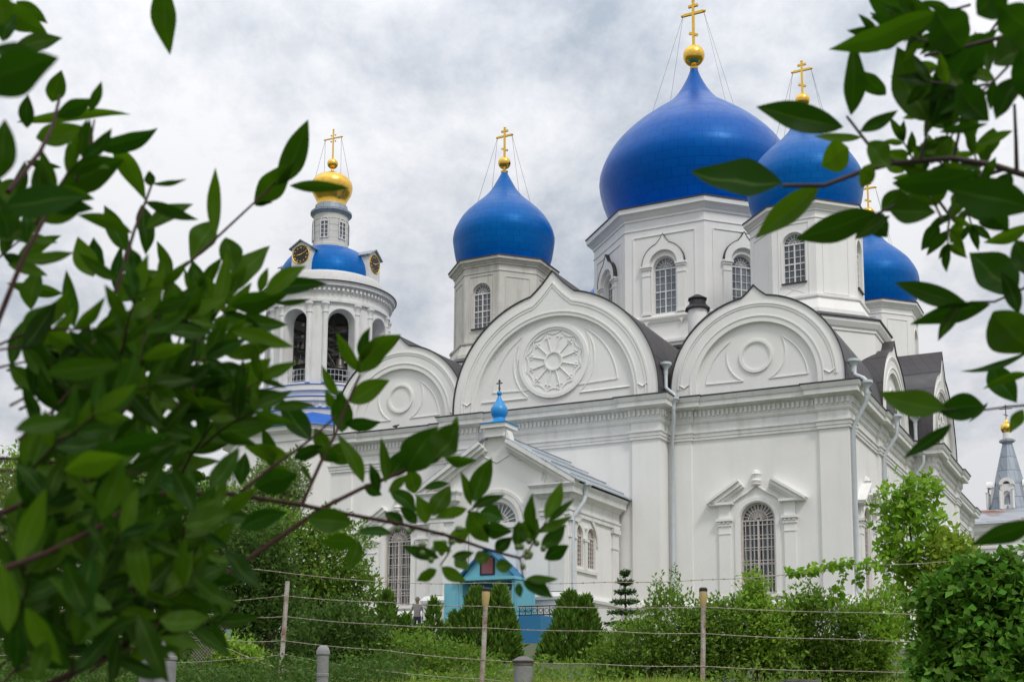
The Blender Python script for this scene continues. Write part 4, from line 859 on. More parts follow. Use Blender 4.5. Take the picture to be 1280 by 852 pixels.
def person(loc, rot):
    e_ = tag(empty('person', loc, rot), 'person in a grey patterned shirt standing before the church wall left of the blue door', 'person')
    P = {'pel': (0, 0, .95, .15), 'wst': (0, 0, 1.1, .135), 'chs': (0, .0, 1.32, .16), 'nk0': (0, 0, 1.47, .075), 'nk1': (0, 0, 1.54, .058), 'hd0': (0, .015, 1.62, .088), 'hd1': (0, .015, 1.72, .09), 'hd2': (0, .005, 1.77, .06)}
    E = [('pel', 'wst'), ('wst', 'chs'), ('chs', 'nk0'), ('nk0', 'nk1'), ('nk1', 'hd0'), ('hd0', 'hd1'), ('hd1', 'hd2')]
    for s, n in ((-1, 'l'), (1, 'r')):
        P.update({n + 'sh': (s * .18, 0, 1.40, .075), n + 'el': (s * .27, .03, 1.12, .048), n + 'wr': (s * .25, .12, .90, .034), n + 'ha': (s * .24, .15, .82, .04), n + 'hip': (s * .09, 0, .88, .105), n + 'kn': (s * .11, .02, .48, .065), n + 'an': (s * .11, -.02, .09, .045), n + 'to': (s * .12, .15, .04, .04)})
        E += [('chs', n + 'sh'), (n + 'sh', n + 'el'), (n + 'el', n + 'wr'), (n + 'wr', n + 'ha'), ('pel', n + 'hip'), (n + 'hip', n + 'kn'), (n + 'kn', n + 'an'), (n + 'an', n + 'to')]
    ks = list(P); me = bpy.data.meshes.new('body'); me.from_pydata([P[k][:3] for k in ks], [(ks.index(a), ks.index(b)) for a, b in E], []); o = bpy.data.objects.new('body', me); COL.objects.link(o); o.parent = e_
    sk = o.modifiers.new('skin', 'SKIN'); sk.use_smooth_shade = True; o.modifiers.new('sub', 'SUBSURF').levels = 2; o.modifiers['sub'].render_levels = 2
    for i, k in enumerate(ks): me.skin_vertices[0].data[i].radius = (P[k][3], P[k][3] * .9); me.skin_vertices[0].data[i].use_root = (i == 0)
    bm_ = bpy.data.materials.new('skin_shirt_and_trousers'); bm_.use_nodes = True; t = bm_.node_tree; b = t.nodes['Principled BSDF']; b.inputs['Roughness'].default_value = .8
    tcx = t.nodes.new('ShaderNodeTexCoord'); s_ = t.nodes.new('ShaderNodeSeparateXYZ'); t.links.new(tcx.outputs['Object'], s_.inputs[0])
    cr_ = t.nodes.new('ShaderNodeValToRGB'); cr_.color_ramp.interpolation = 'CONSTANT'; mrn = t.nodes.new('ShaderNodeMapRange'); t.links.new(s_.outputs[2], mrn.inputs[0]); mrn.inputs[1].default_value = 0; mrn.inputs[2].default_value = 2
    el = cr_.color_ramp.elements; el[0].position = 0; el[0].color = (.03, .03, .035, 1); el[1].position = .465; el[1].color = (.46, .43, .42, 1); q = el.new(.75); q.color = (.45, .25, .18, 1); q = el.new(.062); q.color = (.06, .06, .09, 1)
    t.links.new(mrn.outputs[0], cr_.inputs[0])
    vo = t.nodes.new('ShaderNodeTexNoise'); vo.inputs['Scale'].default_value = 9; t.links.new(tcx.outputs['Object'], vo.inputs['Vector']); mu = t.nodes.new('ShaderNodeMix'); mu.data_type = 'RGBA'; mu.blend_type = 'MULTIPLY'; mu.inputs['Factor'].default_value = .5
    t.links.new(cr_.outputs[0], mu.inputs['A']); t.links.new(vo.outputs[1], mu.inputs['B']); t.links.new(mu.outputs['Result'], b.inputs['Base Color'])
    me.materials.append(bm_)
    h = MB(); h.lathe([(0, .125), (.05, .115), (.088, .07), (.10, .01), (.098, -.03), (.088, -.05)], 16, (0, -.012, 1.685)); h.build('hair', mat('grey_hair', (.30, .27, .25), .8), e_, smooth=60)
    f = MB()
    f.lathe([(max(.002, r), z) for r, z in sphere_prof(.018, 6)], 8, (0, .112, 1.665))
    for s in (-1, 1): f.lathe([(max(.002, r), z) for r, z in sphere_prof(.013, 6)], 8, (s * .035, .09, 1.70)); f.lathe([(max(.002, r), z * 1.6) for r, z in sphere_prof(.02, 6)], 8, (s * .095, .0, 1.68))
    f.box(-.028, .028, .088, .102, 1.612, 1.622); f.build('face', mat('face_skin', (.42, .24, .17), .6), e_, smooth=60)
pp_ = at(521.5, 765, 53.6); person(Vector((pp_.x, 53.6, pp_.z - 1.12)), math.radians(180))
platform = MB(); platform.slab([(-24, -6.5), (-15.6, -6.5), (-15.6, -.0), (-24, -.0)], 1.5, max(1.9, pp_.z - 1.13)); tag(platform.build('paved_terrace', STONE, T=Matrix.Translation((CX0, CY0, 0)) @ Matrix.Rotation(-TH, 4, 'Z')), kind='structure')

# ---------------------------------------------------------------- fence: rusty posts, barbed wire, concrete bollards
def post(xt, yt, xb, yb, Y, r, cup, lab):
    a, b = at(xt, yt, Y), at(xb, yb, Y); b = b + (b - a).normalized() * .35
    e_ = tag(empty('fence_post', b), lab, 'fence post', 'rusty wire fence posts')
    m = MB(); m.tube([(0, 0, 0), tuple((a - b) * .5 + Vector((.006, 0, 0))), tuple(a - b)], r, 12, r * .94); m.build('pipe', RUSTP, e_, smooth=50)
    if cup:
        d = (a - b).normalized(); rot = d.to_track_quat('Z', 'Y').to_matrix().to_4x4(); c = MB(); c.lathe([(r * 1.0, -.16), (r * 1.35, -.12), (r * 1.62, -.02), (r * 1.62, .02), (0, .02)], 14)
        c.build('cap', mat('yellowed_plastic', (.52, .38, .16), .5, var=.5, vscale=8), e_, smooth=40, T=Matrix.Translation(a - b) @ rot)
        k = MB(); k.lathe([(r * 1.65, .021), (r * 1.68, .055), (r * 1.2, .07), (0, .072)], 14); k.build('lid', BLACK, e_, smooth=40, T=Matrix.Translation(a - b) @ rot)
post(879, 741, 878, 846, 15, .030, True, 'rusty fence post with yellowed cup and black lid before the right bushes')
post(607.5, 741, 602.5, 842, 15, .031, True, 'peeling fence post with yellowed cup in front of the blue door')
post(359.5, 726, 349, 856, 15, .029, False, 'bare leaning rusty pipe post beside the stout bollard')
post(206, 716, 202, 800, 15, .031, False, 'rusty pipe post behind the grey concrete pillars')
WS = [([(-60, 690), (120, 690), (204, 695), (330, 712), (480, 727), (605, 728), (760, 727), (879, 724), (1000, 716), (1075, 706), (1200, 700), (1340, 690)], 'topmost barbed wire strand, rising into the vine at right'),
      ([(-60, 700), (40, 745), (204, 756), (356, 744), (480, 752), (605, 757), (700, 758), (879, 758), (1080, 765), (1340, 770)], 'second strand of barbed wire from the top'),
      ([(-60, 735), (60, 763), (204, 757), (290, 770), (357, 770), (480, 780), (605, 784), (760, 788), (878, 791), (1050, 798), (1340, 806)], 'third strand of barbed wire across the dark shrubs'),
      ([(-60, 790), (60, 788), (203, 797), (290, 800), (354, 800), (480, 812), (604, 824), (740, 829), (878, 832), (1060, 838), (1340, 842)], 'fourth strand of pale wire just above the grass'),
      ([(-60, 815), (100, 820), (202, 828), (300, 822), (353, 817), (480, 838), (604, 848), (760, 860)], 'short slack lowest wire at the left posts'),
      ([(-60, 770), (80, 779), (202, 780), (290, 812), (353, 836), (470, 850), (604, 862)], 'sagging wire crossing low behind the left bollards')]
for i, (P, lab) in enumerate(WS):
    pts = []
    for k in range(len(P) - 1):
        for j in range(8):
            t = j / 8; x = P[k][0] + (P[k + 1][0] - P[k][0]) * t; y = P[k][1] + (P[k + 1][1] - P[k][1]) * t + 1.5 * math.sin(math.pi * t)
            pts.append(at(x, y, 14.93 + .012 * i))
    m = MB(); m.tube(pts, .0042, 5)
    if i < 4:
        L = 0; nxt = .06
        for a, b in zip(pts[:-1], pts[1:]):
            d = (b - a); l = d.length
            while L + l > nxt:
                p = a + d * ((nxt - L) / l); nxt += .13
                for q in range(2):
                    ang = rnd.uniform(0, math.pi); o = Vector((rnd.uniform(-.5, .5) * .012, math.cos(ang) * .017, math.sin(ang) * .017)); m.tube([p - o, p + o], .002, 3)
                m.tube([p - d.normalized() * .012, p + d.normalized() * .012], .0068, 5)
            L += l
    tag(m.build('barbed_wire', WIREL), lab, 'wire', 'wire strands of the fence')
def bollard(x, yt, Y, r, h, lab, cap=True):
    a = at(x, yt, Y); e_ = tag(empty('concrete_bollard', (a.x, a.y, a.z - h)), lab, 'bollard', 'grey concrete bollards')
    m = MB(); m.lathe([(r, 0), (r, h - .28), (r * 1.09, h - .275), (r * 1.09, h - .245), (r, h - .24), (r, h - .05)], 24); m.build('shaft', STONE, e_, smooth=40)
    c = MB()
    if cap: c.lathe([(r, h - .05), (r * 1.18, h - .045), (r * 1.18, h - .015), (r * .9, h + .03), (r * .4, h + .05), (0, h + .052)], 24)
    else: c.lathe([(r, h - .05), (r * 1.04, h - .045), (r * 1.04, h), (r * .8, h + .004), (0, h + .004)], 24)
    c.build('cap', STONE, e_, smooth=40)
bollard(404, 812, 13.2, .062, .8, 'slim grey bollard with domed cap standing by itself')
bollard(209, 788, 12.0, .098, 1.0, 'stout grey bollard with a flat top, right of the pair', False)
bollard(187, 796, 12.3, .082, 1.0, 'darker stout bollard half hidden, left of the pair', False)
a = at(654, 824, 14.0); e_ = tag(empty('vent_hood', (a.x, a.y, a.z - .5)), 'squat grey vent pipe with conical tin hood in the grass', 'vent')
m = MB(); m.lathe([(.105, 0), (.105, .46), (.095, .46)], 20); m.build('pipe', STONE, e_, smooth=40)
m = MB(); m.lathe([(.125, .475), (.13, .49), (.05, .535), (0, .54)], 20)
for k in range(8): m.box(-.004, .004, .098, .104, .455, .48) if k == 0 else None
m.lathe([(.112, .44), (.112, .478)], 20); m.build('hood', mat('dull_tin', (.16, .15, .15), .6, .4, var=.6, vscale=14, vcol=(.10, .06, .04)), e_, smooth=40)
a = at(996, 846, 14.3); e_ = tag(empty('wooden_hatch', (a.x, a.y, a.z - .25), .3), 'weathered brown board lid lying among the low leaves', 'hatch')
m = MB()
for k in range(4): m.box(-.22, .22, -.16 + .082 * k, -.16 + .082 * k + .076, .2 - .012 * k, .225 - .012 * k)
m.build('boards', DARK, e_)
m = MB(); m.box(-.2, -.16, -.15, .15, 0, .18); m.box(.16, .2, -.15, .15, 0, .18); m.build('frame', DARK, e_)
# chain-link panel with a blue post, and an invented panel standing in for an unclear shape behind the shrubs
cl = tag(empty('chain_link_fence', (0, 0, 0)), 'chain-link panel with pale blue pipe post seen between the left shrubs', 'fence')
m = MB(); c0, c1 = at(235, 850, 19), at(286, 850, 19); top = at(260, 776, 19).z; n = 13; wl = c1.x - c0.x; hh = top - c0.z + .3; z0 = c0.z - .3
for k in range(-12, n + 12):
    for s in (-1, 1):
        pts = []
        for j in range(25):
            t = j / 24; x = k / n * wl + s * hh * t * .9 ; 
            if 0 <= x <= wl: pts.append((c0.x + x, 19 + .008 * s, z0 + hh * t))
        if len(pts) > 1: m.tube(pts, .004, 4)
m.build('mesh', WIREL, cl)
m = MB(); p = at(284.5, 786, 19); m.tube([(p.x, 19.05, z0 - .3), (p.x, 19.05, p.z)], .04, 10); m.build('post', mat('pale_blue_paint', (.18, .36, .42), .6, var=.6, vscale=10, vcol=(.3, .22, .18)), cl)
bn = at(309, 806, 30); e_ = tag(empty('stand_in_panel', (bn.x, bn.y, bn.z - 1.0), .1), 'white panel with blue and red patches standing in for an unclear shape behind the left shrubs', 'stand-in panel')
m = MB(); m.box(-.42, .42, -.03, .03, .3, 2.0); m.build('board', FRAME, e_)
m = MB(); m.box(-.42, .1, -.036, -.031, 1.15, 1.32); m.build('blue_patch', TURQD, e_)
m = MB(); m.box(.0, .26, -.036, -.031, .5, .98); m.build('red_patch', mat('red_paint', (.45, .03, .03), .6), e_)
m = MB(); m.tube([(-.3, .06, -.9), (-.3, .06, 1.9)], .03, 6); m.tube([(.3, .06, -.9), (.3, .06, 1.9)], .03, 6); m.build('legs', STONE, e_)
# ---------------------------------------------------------------- vegetation
def leaf_mat(name, col, isl=.35, rough=.6, trans=.3, tc=None, var=.4, spec=.18, vscale=.8):
    return mat(name, col, rough, isl=isl, trans=trans, transcol=tc, var=var, vscale=vscale, vcol=tuple(c * .62 for c in col), spec=spec)
BARK = mat('bark', (.09, .065, .045), .9, var=.7, vscale=12, bump=.5, bscale=40)
LG1 = leaf_mat('mid_green_leaves', (.125, .225, .024)); LG2 = leaf_mat('bright_green_leaves', (.21, .35, .038)); LG3 = leaf_mat('dark_green_leaves', (.058, .118, .018))
LTH = leaf_mat('thuja_scales', (.095, .19, .022), isl=.5, trans=.15); LSP = leaf_mat('spruce_needles', (.07, .14, .045), trans=.1); LYG = leaf_mat('yellow_green_leaves', (.21, .31, .03)); LOL = leaf_mat('olive_leaves', (.13, .18, .04))
def leaf_mesh(name, C, D, N_, L, Wd, material, parent, fold=.35):
    """C base points, D directions, N_ normals, L lengths, Wd widths -> folded rhombic leaves."""
    n = len(C); D = D / np.linalg.norm(D, axis=1, keepdims=True); B = np.cross(D, N_); B /= (np.linalg.norm(B, axis=1, keepdims=True) + 1e-9); Nn = np.cross(B, D)
    L = L[:, None]; Wd = Wd[:, None]
    v = np.empty((n, 4, 3)); v[:, 0] = C; v[:, 1] = C + D * L * .45 + B * Wd * .5 + Nn * Wd * fold * .5; v[:, 2] = C + D * L; v[:, 3] = C + D * L * .45 - B * Wd * .5 + Nn * Wd * fold * .5
    i = np.arange(n)[:, None] * 4; f = np.concatenate([i + [[0, 1, 2]], i + [[0, 2, 3]]], 1).reshape(-1, 3)
    me = bpy.data.meshes.new(name); me.vertices.add(n * 4); me.vertices.foreach_set('co', v.reshape(-1)); nf = len(f)
    me.loops.add(nf * 3); me.loops.foreach_set('vertex_index', f.reshape(-1).astype(np.int32)); me.polygons.add(nf); me.polygons.foreach_set('loop_start', np.arange(nf, dtype=np.int32) * 3)
    me.update(calc_edges=True); me.validate(); me.materials.append(material)
    o = bpy.data.objects.new(name, me); COL.objects.link(o)
    if parent is not None: o.parent = parent
    return o
def unit(n): a = rng.normal(size=(n, 3)); return a / np.linalg.norm(a, axis=1, keepdims=True)
def crown(lobes, n_cl, per, cl_r, ls, aspect, up=.4, droop=0.0):
    """Leaves in clumps scattered over the shells of several lobes (cx,cy,cz,rx,ry,rz)."""
    lob = np.array(lobes, float); w = (lob[:, 3] * lob[:, 5]); w /= w.sum(); k = rng.choice(len(lob), n_cl, p=w); d = unit(n_cl)
    r = rng.uniform(.45, 1.06, n_cl) ** .6; r = np.clip(r + rng.normal(0, .05, n_cl), .3, 1.15)
    cc = lob[k, :3] + d * r[:, None] * lob[k, 3:]
    C = np.repeat(cc, per, 0); out = np.repeat(d, per, 0); m = len(C); sz = np.repeat(rng.uniform(.6, 1.3, n_cl), per)
    off = unit(m) * (rng.uniform(0, 1, m) ** .5)[:, None] * cl_r * sz[:, None]; C = C + off
    D = out * .5 + unit(m) * .9 + np.array([0, 0, up - droop]); Nn = unit(m) * .8 + np.array([0, -.15, .8]) + out * .3
    L = ls * rng.uniform(.65, 1.3, m); return C, D, Nn, L, L * aspect
def bush(name, lab, cat_, lobes, n_cl, per, cl_r, ls, mtl, aspect=.5, trunk=None, grp=None, limbs=6, up=.4, extra=None):
    lob = np.array(lobes, float); base = Vector((float(np.average(lob[:, 0])), float(np.average(lob[:, 1])), 0)); base.z = gz(base.x, base.y)
    e_ = tag(empty(name, base), lab, cat_, grp); b = np.array(base); lob2 = lob.copy(); lob2[:, :3] -= b
    A = crown(lob2, int(n_cl * 1.0), per, cl_r, ls, aspect, up)
    if extra is not None: A = [np.concatenate([p, q]) for p, q in zip(A, extra)]
    leaf_mesh('crown', *A, mtl, e_)
    t = MB(); top = lob2[np.argmax(lob2[:, 2])]; tr = trunk or .05
    for i, l in enumerate(lob2):
        tip = Vector(l[:3]); st = Vector((rnd.uniform(-.1, .1), rnd.uniform(-.1, .1), -.15)); mid = st.lerp(tip, .5) + Vector((rnd.uniform(-.1, .1), rnd.uniform(-.1, .1), .12)) * tip.length * .5
        t.tube([st, mid, tip], tr, 6, tr * .35)
        for k in range(limbs):
            d = Vector(unit(1)[0]); d.z = abs(d.z) * .8; q = mid.lerp(tip, rnd.uniform(0, 1)); t.tube([q, q + Vector((d.x * l[3], d.y * l[4], d.z * l[5])) * .45, q + Vector((d.x * l[3], d.y * l[4], d.z * l[5] * 1.1)) * .85], tr * .38, 4, tr * .1)
    t.build('trunk', BARK, e_)
    return e_
def lobe(x, y, Y, rx, rz, ry=None): p = at(x, y, Y); s = Y / F_PX; return (p.x, p.y, p.z, rx * s, (ry or rx) * s, rz * s)
def shoots(lst, n, ls, aspect, base):                   # upright shoots with leaves along them
    C, D = [], []
    for (x, y0, y1, Y) in lst:
        a, b = at(x, y0, Y), at(x + rnd.uniform(-6, 6), y1, Y + rnd.uniform(-.2, .2))
        for k in range(n):
            t = k / n; p = a.lerp(b, t); C.append(p - base); q = unit(1)[0]; D.append(Vector((q[0], q[1], .7)))
    m = len(C); C = np.array([list(c) for c in C]); D = np.array([list(d) for d in D]); L = ls * rng.uniform(.6, 1.2, m) ; return C, D, unit(m) + np.array([0, -.5, .4]), L, L * aspect
# thujas in front of the porch
def thuja(lab, cones, n, Y):
    p = at(cones[0][0], 800, Y); base = Vector((p.x, Y, gz(p.x, Y))); e_ = tag(empty('thuja', base), lab, 'shrub', 'clipped thuja shrubs')
    CC, DD = [], []; t = MB()
    for (x, yt, yb, r) in cones:
        a, b = at(x, yt, Y), at(x, yb, Y); H = a.z - b.z; R = r * Y / F_PX
        m = int(n * R * H)
        h = rng.uniform(0, 1, m) ** 1.35; prof = (1 - h) ** .62 * (.75 + .35 * np.minimum(1, h * 5)); an = rng.uniform(0, math.tau, m); lump = 1 + .10 * np.sin(an * 3.1 + h * 9 + x) + .09 * np.sin(an * 7 - h * 17 + x * 2) + .07 * np.sin(an * 13 + h * 31)
        rr = R * prof * lump * rng.uniform(.55, 1.05, m) ** .5
        C = np.stack([a.x - base.x + rr * np.cos(an), rr * np.sin(an) * .9, b.z - base.z + h * H], 1); D = np.stack([np.cos(an) * .55, np.sin(an) * .55, np.full(m, 1.0)], 1) + rng.normal(0, .3, (m, 3)); CC.append(C); DD.append(D)
        t.tube([(a.x - base.x, 0, -.2), (a.x - base.x, 0, b.z - base.z + H * .8)], .05, 6, .01)
    C = np.concatenate(CC); D = np.concatenate(DD); m = len(C); L = rng.uniform(.07, .16, m) * Y / 20; leaf_mesh('crown', C, D, unit(m), L, L * .34, LTH, e_, .1); t.build('trunk', BARK, e_)
thuja('broad bushy thuja right behind the capped post', [(570, 768, 850, 22), (597, 738, 850, 36), (625, 735, 850, 28), (636, 766, 850, 18)], 4200, 24)
thuja('twin-topped thuja right of the blue stair', [(712, 744, 850, 34), (732, 748, 850, 28), (690, 790, 850, 22), (748, 800, 850, 14)], 4200, 24)
thuja('low feathery thuja row below the person', [(484, 742, 850, 20), (508, 771, 850, 17), (543, 752, 850, 15), (455, 775, 850, 24), (528, 785, 850, 22)], 3800, 23)
# slim spruce sapling
Y = 24; p = at(782, 800, Y); base = Vector((p.x, Y, gz(p.x, Y))); e_ = tag(empty('spruce_sapling', base), 'slim young spruce with tiered branches and pointed top', 'tree')
t = MB(); zt = at(782, 716, Y).z - base.z; t.tube([(0, 0, -.1), (0, 0, zt)], .035, 6, .008); CC, DD = [], []
for k in range(12):
    z = zt - .06 - k * .16 - k * k * .004; R = .06 + .065 * k if k < 9 else .60
    for j in range(9):
        a = j * math.tau / 9 + k * .5; tip = Vector((math.cos(a) * R, math.sin(a) * R, z + .08 - .02 * k)); t.tube([(0, 0, z), tip], .008, 4, .003)
        for q in range(int(24 + R * 130)):
            s = rnd.uniform(.12, 1); CC.append((tip.x * s, tip.y * s, z + (tip.z - z) * s + rnd.uniform(-.02, .02))); d = unit(1)[0]; DD.append((math.cos(a) * .6 + d[0] * .8, math.sin(a) * .6 + d[1] * .8, .25 + d[2] * .5))
C = np.array(CC); D = np.array(DD); m = len(C); leaf_mesh('crown', C, D, unit(m), rng.uniform(.05, .1, m), np.full(m, .03), LSP, e_, .1); t.build('trunk', BARK, e_)
# shrubs along the fence, right half
def sh(lab, lobes, n, mtl, ls=.066, per=16, cl=.17, aspect=.5, Y=17, shl=None, grp='shrubs behind the wire fence', up=.4):
    lo = [lobe(x, y, Y, rx, rz) for x, y, rx, rz in lobes]; ex = None
    if shl:
        ax, ay = float(np.average([l[0] for l in lo])), float(np.average([l[1] for l in lo])); ex = shoots([(x, y0, y1, Y) for x, y0, y1 in shl], 26, ls * .9, aspect, Vector((ax, ay, gz(ax, ay))))
    return bush('shrub', lab, 'shrub', lo, int(n * .78), per, cl, ls, mtl, aspect, .03, grp, 4, up, ex)
sh('leafy shrub with tall thin shoots right of the spruce', [(800, 812, 44, 40), (836, 790, 34, 52), (768, 822, 30, 30)], 560, LG1, shl=[(795, 790, 742), (822, 770, 716), (841, 760, 702), (848, 760, 712), (812, 790, 732), (818, 780, 738), (832, 760, 712), (838, 755, 708), (845, 760, 718), (806, 790, 748), (826, 770, 726), (852, 770, 730)])
sh('mid-green shrub behind the capped post at right', [(868, 812, 34, 40), (905, 792, 38, 44), (880, 778, 22, 24)], 520, LG1, shl=[(900, 765, 738), (870, 770, 738), (918, 762, 742)])
sh('rounded shrub climbing towards the tall grilled window', [(940, 790, 34, 46), (975, 800, 38, 42), (945, 748, 12, 18), (940, 730, 10, 14)], 560, LG2, ls=.07, shl=[(938, 745, 712), (950, 745, 716), (985, 765, 738)])
sh('loose shrub under the right corner of the cathedral', [(1020, 790, 36, 48), (1040, 822, 34, 30), (1005, 760, 20, 22)], 480, LG1, shl=[(1022, 755, 728), (1035, 760, 735), (1010, 750, 722)])
sh('light green shrub left of the vine column', [(1085, 800, 34, 44), (1108, 770, 26, 36), (1075, 830, 40, 22), (1060, 770, 14, 22)], 520, LG2, ls=.07, shl=[(1075, 770, 752), (1098, 760, 735)])
# vine on its pole, trailing along the topmost wire
Y = 15.6; base = at(1150, 850, Y); base.z = gz(base.x, Y); vn = tag(empty('climbing_vine', base), 'tall climbing vine column with one arm trailing along the wire', 'vine')
lo = np.array([lobe(*l) for l in ((1128, 632, Y, 28, 30), (1152, 630, Y, 24, 34), (1140, 668, Y, 42, 36), (1158, 702, Y, 30, 40), (1150, 760, Y, 26, 50), (1124, 700, Y, 16, 30), (1160, 820, Y, 24, 40), (1112, 690, Y, 10, 26), (1178, 735, Y, 22, 40))]); lo[:, :3] -= np.array(base)
A = crown(lo, 340, 9, .15, .105, .62, -.1)
C, D = [], []
for k in range(240):
    t = rnd.uniform(0, 1) ** .8; x = 1110 - 125 * t; y = 700 + 14 * t + 3 * math.sin(t * 9); p = at(x, y, 14.95) + Vector((rnd.uniform(-.02, .02), rnd.uniform(-.1, .1), rnd.uniform(-.05, .07) * (1.3 - t))) - base; C.append(p); D.append(Vector(unit(1)[0]) + Vector((0, 0, -.5)))
for (x, y0, y1) in ((1052, 708, 742), (1078, 705, 728), (1095, 700, 790), (1106, 700, 810), (1118, 720, 800), (1046, 740, 752)):
    for k in range(34):
        t = rnd.random(); p = at(x + 5 * math.sin(t * 6), y0 + (y1 - y0) * t, 15.05) + Vector((rnd.uniform(-.05, .05), rnd.uniform(-.05, .05), 0)) - base; C.append(p); D.append(Vector(unit(1)[0]) + Vector((0, 0, -.7)))
for (x0, y0, x1, y1) in ((1130, 620, 1108, 602), (1140, 615, 1118, 588), (1128, 615, 1150, 590), (1150, 612, 1165, 590), (1155, 616, 1170, 604), (1115, 640, 1085, 632), (1112, 660, 1082, 655), (1146, 610, 1155, 582)):
    for k in range(16):
        t = rnd.random(); p = at(x0 + (x1 - x0) * t, y0 + (y1 - y0) * t, Y) - base; C.append(p); D.append(Vector(unit(1)[0]) + Vector((0, 0, .2)))
m = len(C); C = np.array([list(c) for c in C]); D = np.array([list(d) for d in D]); L = .10 * rng.uniform(.5, 1.15, m)
A = [np.concatenate([p, q]) for p, q in zip(A, (C, D, unit(m) + np.array([0, -.4, .5]), L, L * .6))]
VINE = leaf_mat('vine_leaves', (.18, .34, .024), isl=.4, trans=.35); leaf_mesh('foliage', *A, VINE, vn)
t = MB(); t.tube([at(1152, 860, Y) - base, at(1148, 760, Y) - base, at(1140, 690, Y) - base, at(1134, 615, Y) - base], .018, 6, .01); t.tube([at(1140, 690, Y) - base, at(1110, 700, 15.1) - base, at(1060, 706, 14.97) - base, at(985, 716, 14.97) - base], .01, 5, .004); t.build('stem', BARK, vn)
sh('yellow-green shrub between the vine and the creeper mound', [(1190, 715, 24, 34), (1172, 745, 20, 40), (1180, 690, 14, 24), (1200, 700, 18, 20)], 330, LYG, ls=.085, Y=15.2, shl=[(1175, 700, 668), (1190, 695, 672), (1205, 692, 678), (1165, 700, 680)])
Y = 12.6; lo = [lobe(*l) for l in ((1235, 775, Y, 62, 66), (1190, 800, Y, 40, 60), (1280, 760, Y, 52, 52), (1215, 738, Y, 38, 32), (1265, 730, Y, 40, 28), (1230, 840, Y, 80, 50), (1172, 752, Y, 20, 26), (1252, 712, Y, 20, 16), (1200, 722, Y, 16, 18), (1168, 840, Y, 22, 40), (1284, 704, Y, 22, 18), (1222, 712, Y, 10, 14))]
bush('creeper_mound', 'dark dense mound of broad creeper leaves at the right edge', 'shrub', lo, 700, 11, .15, .115, leaf_mat('creeper_leaves', (.075, .19, .016), isl=.45, trans=.28), .62, .02, None, 4, -.35, shoots([(1186, 730, 704, 12.6), (1230, 712, 694, 12.6), (1262, 708, 690, 12.6), (1165, 790, 752, 12.6), (1158, 830, 800, 12.5), (1205, 716, 700, 12.6), (1276, 820, 700, 11.9), (1240, 840, 760, 11.8)], 16, .09, .55, Vector((float(np.average([l[0] for l in lo])), float(np.average([l[1] for l in lo])), gz(float(np.average([l[0] for l in lo])), float(np.average([l[1] for l in lo])))))))
# left side: trees and shrubs behind the fence
def tree(name, lab, lobes, n, mtl, Y, ls, per=16, cl=.3, aspect=.5, grp='trees beyond the fence', trunk=.12):
    return bush(name, lab, 'tree', [lobe(x, y, Y, rx, rz) for x, y, rx, rz in lobes], n, per, cl, ls, mtl, aspect, trunk, grp, 7)
tree('broadleaf_tree', 'light green tree left of the first grilled window', [(385, 720, 62, 70), (420, 700, 44, 60), (350, 690, 50, 56), (380, 790, 90, 50), (440, 770, 40, 60)], 1100, LG1, 26, .11)
tree('broadleaf_tree', 'darker bushy tree standing right behind the bare post', [(300, 740, 60, 70), (320, 690, 44, 50), (270, 770, 60, 60), (345, 790, 50, 60)], 1000, LG3, 23, .10)
tree('flowering_tree', 'pale blossom-speckled tree under the bell tower windows', [(325, 640, 52, 44), (345, 610, 34, 36), (300, 660, 40, 40), (365, 600, 18, 30), (340, 585, 14, 22)], 620, leaf_mat('pale_leaves', (.16, .24, .07)), 38, .14, cl=.35)
tree('broadleaf_tree', 'olive tree with rounded crown at the far left', [(60, 690, 90, 80), (20, 640, 70, 60), (110, 650, 60, 50), (60, 780, 120, 70)], 1100, LOL, 27, .12)
tree('broadleaf_tree', 'dark tree filling the gap behind the grey pillars', [(200, 700, 70, 70), (160, 650, 60, 50), (235, 650, 50, 50), (200, 780, 90, 60)], 1050, LG3, 25, .11)
tree('broadleaf_tree', 'distant pale tree showing above the left hedge', [(100, 605, 50, 34), (170, 610, 50, 30), (40, 600, 50, 40), (240, 640, 60, 40)], 700, LG2, 48, .2, cl=.5)
sh('low dark hedge running below the left trees', [(60, 825, 80, 40), (180, 830, 70, 36), (290, 832, 60, 34), (120, 800, 60, 30)], 620, LG3, .08, Y=20, cl=.2)
sh('small bright shrub growing beside the blue pipe post', [(300, 832, 26, 26), (285, 820, 16, 20), (315, 845, 20, 16)], 240, LG2, .07, Y=17)
sh('dark green shrub between the bare post and the thujas', [(395, 812, 40, 44), (430, 800, 36, 50), (460, 815, 30, 40)], 520, LG3, .08, Y=19)
sh('low green hedge under the thujas', [(520, 822, 50, 30), (460, 830, 40, 24), (580, 830, 50, 22)], 420, LG1, .07, Y=19)
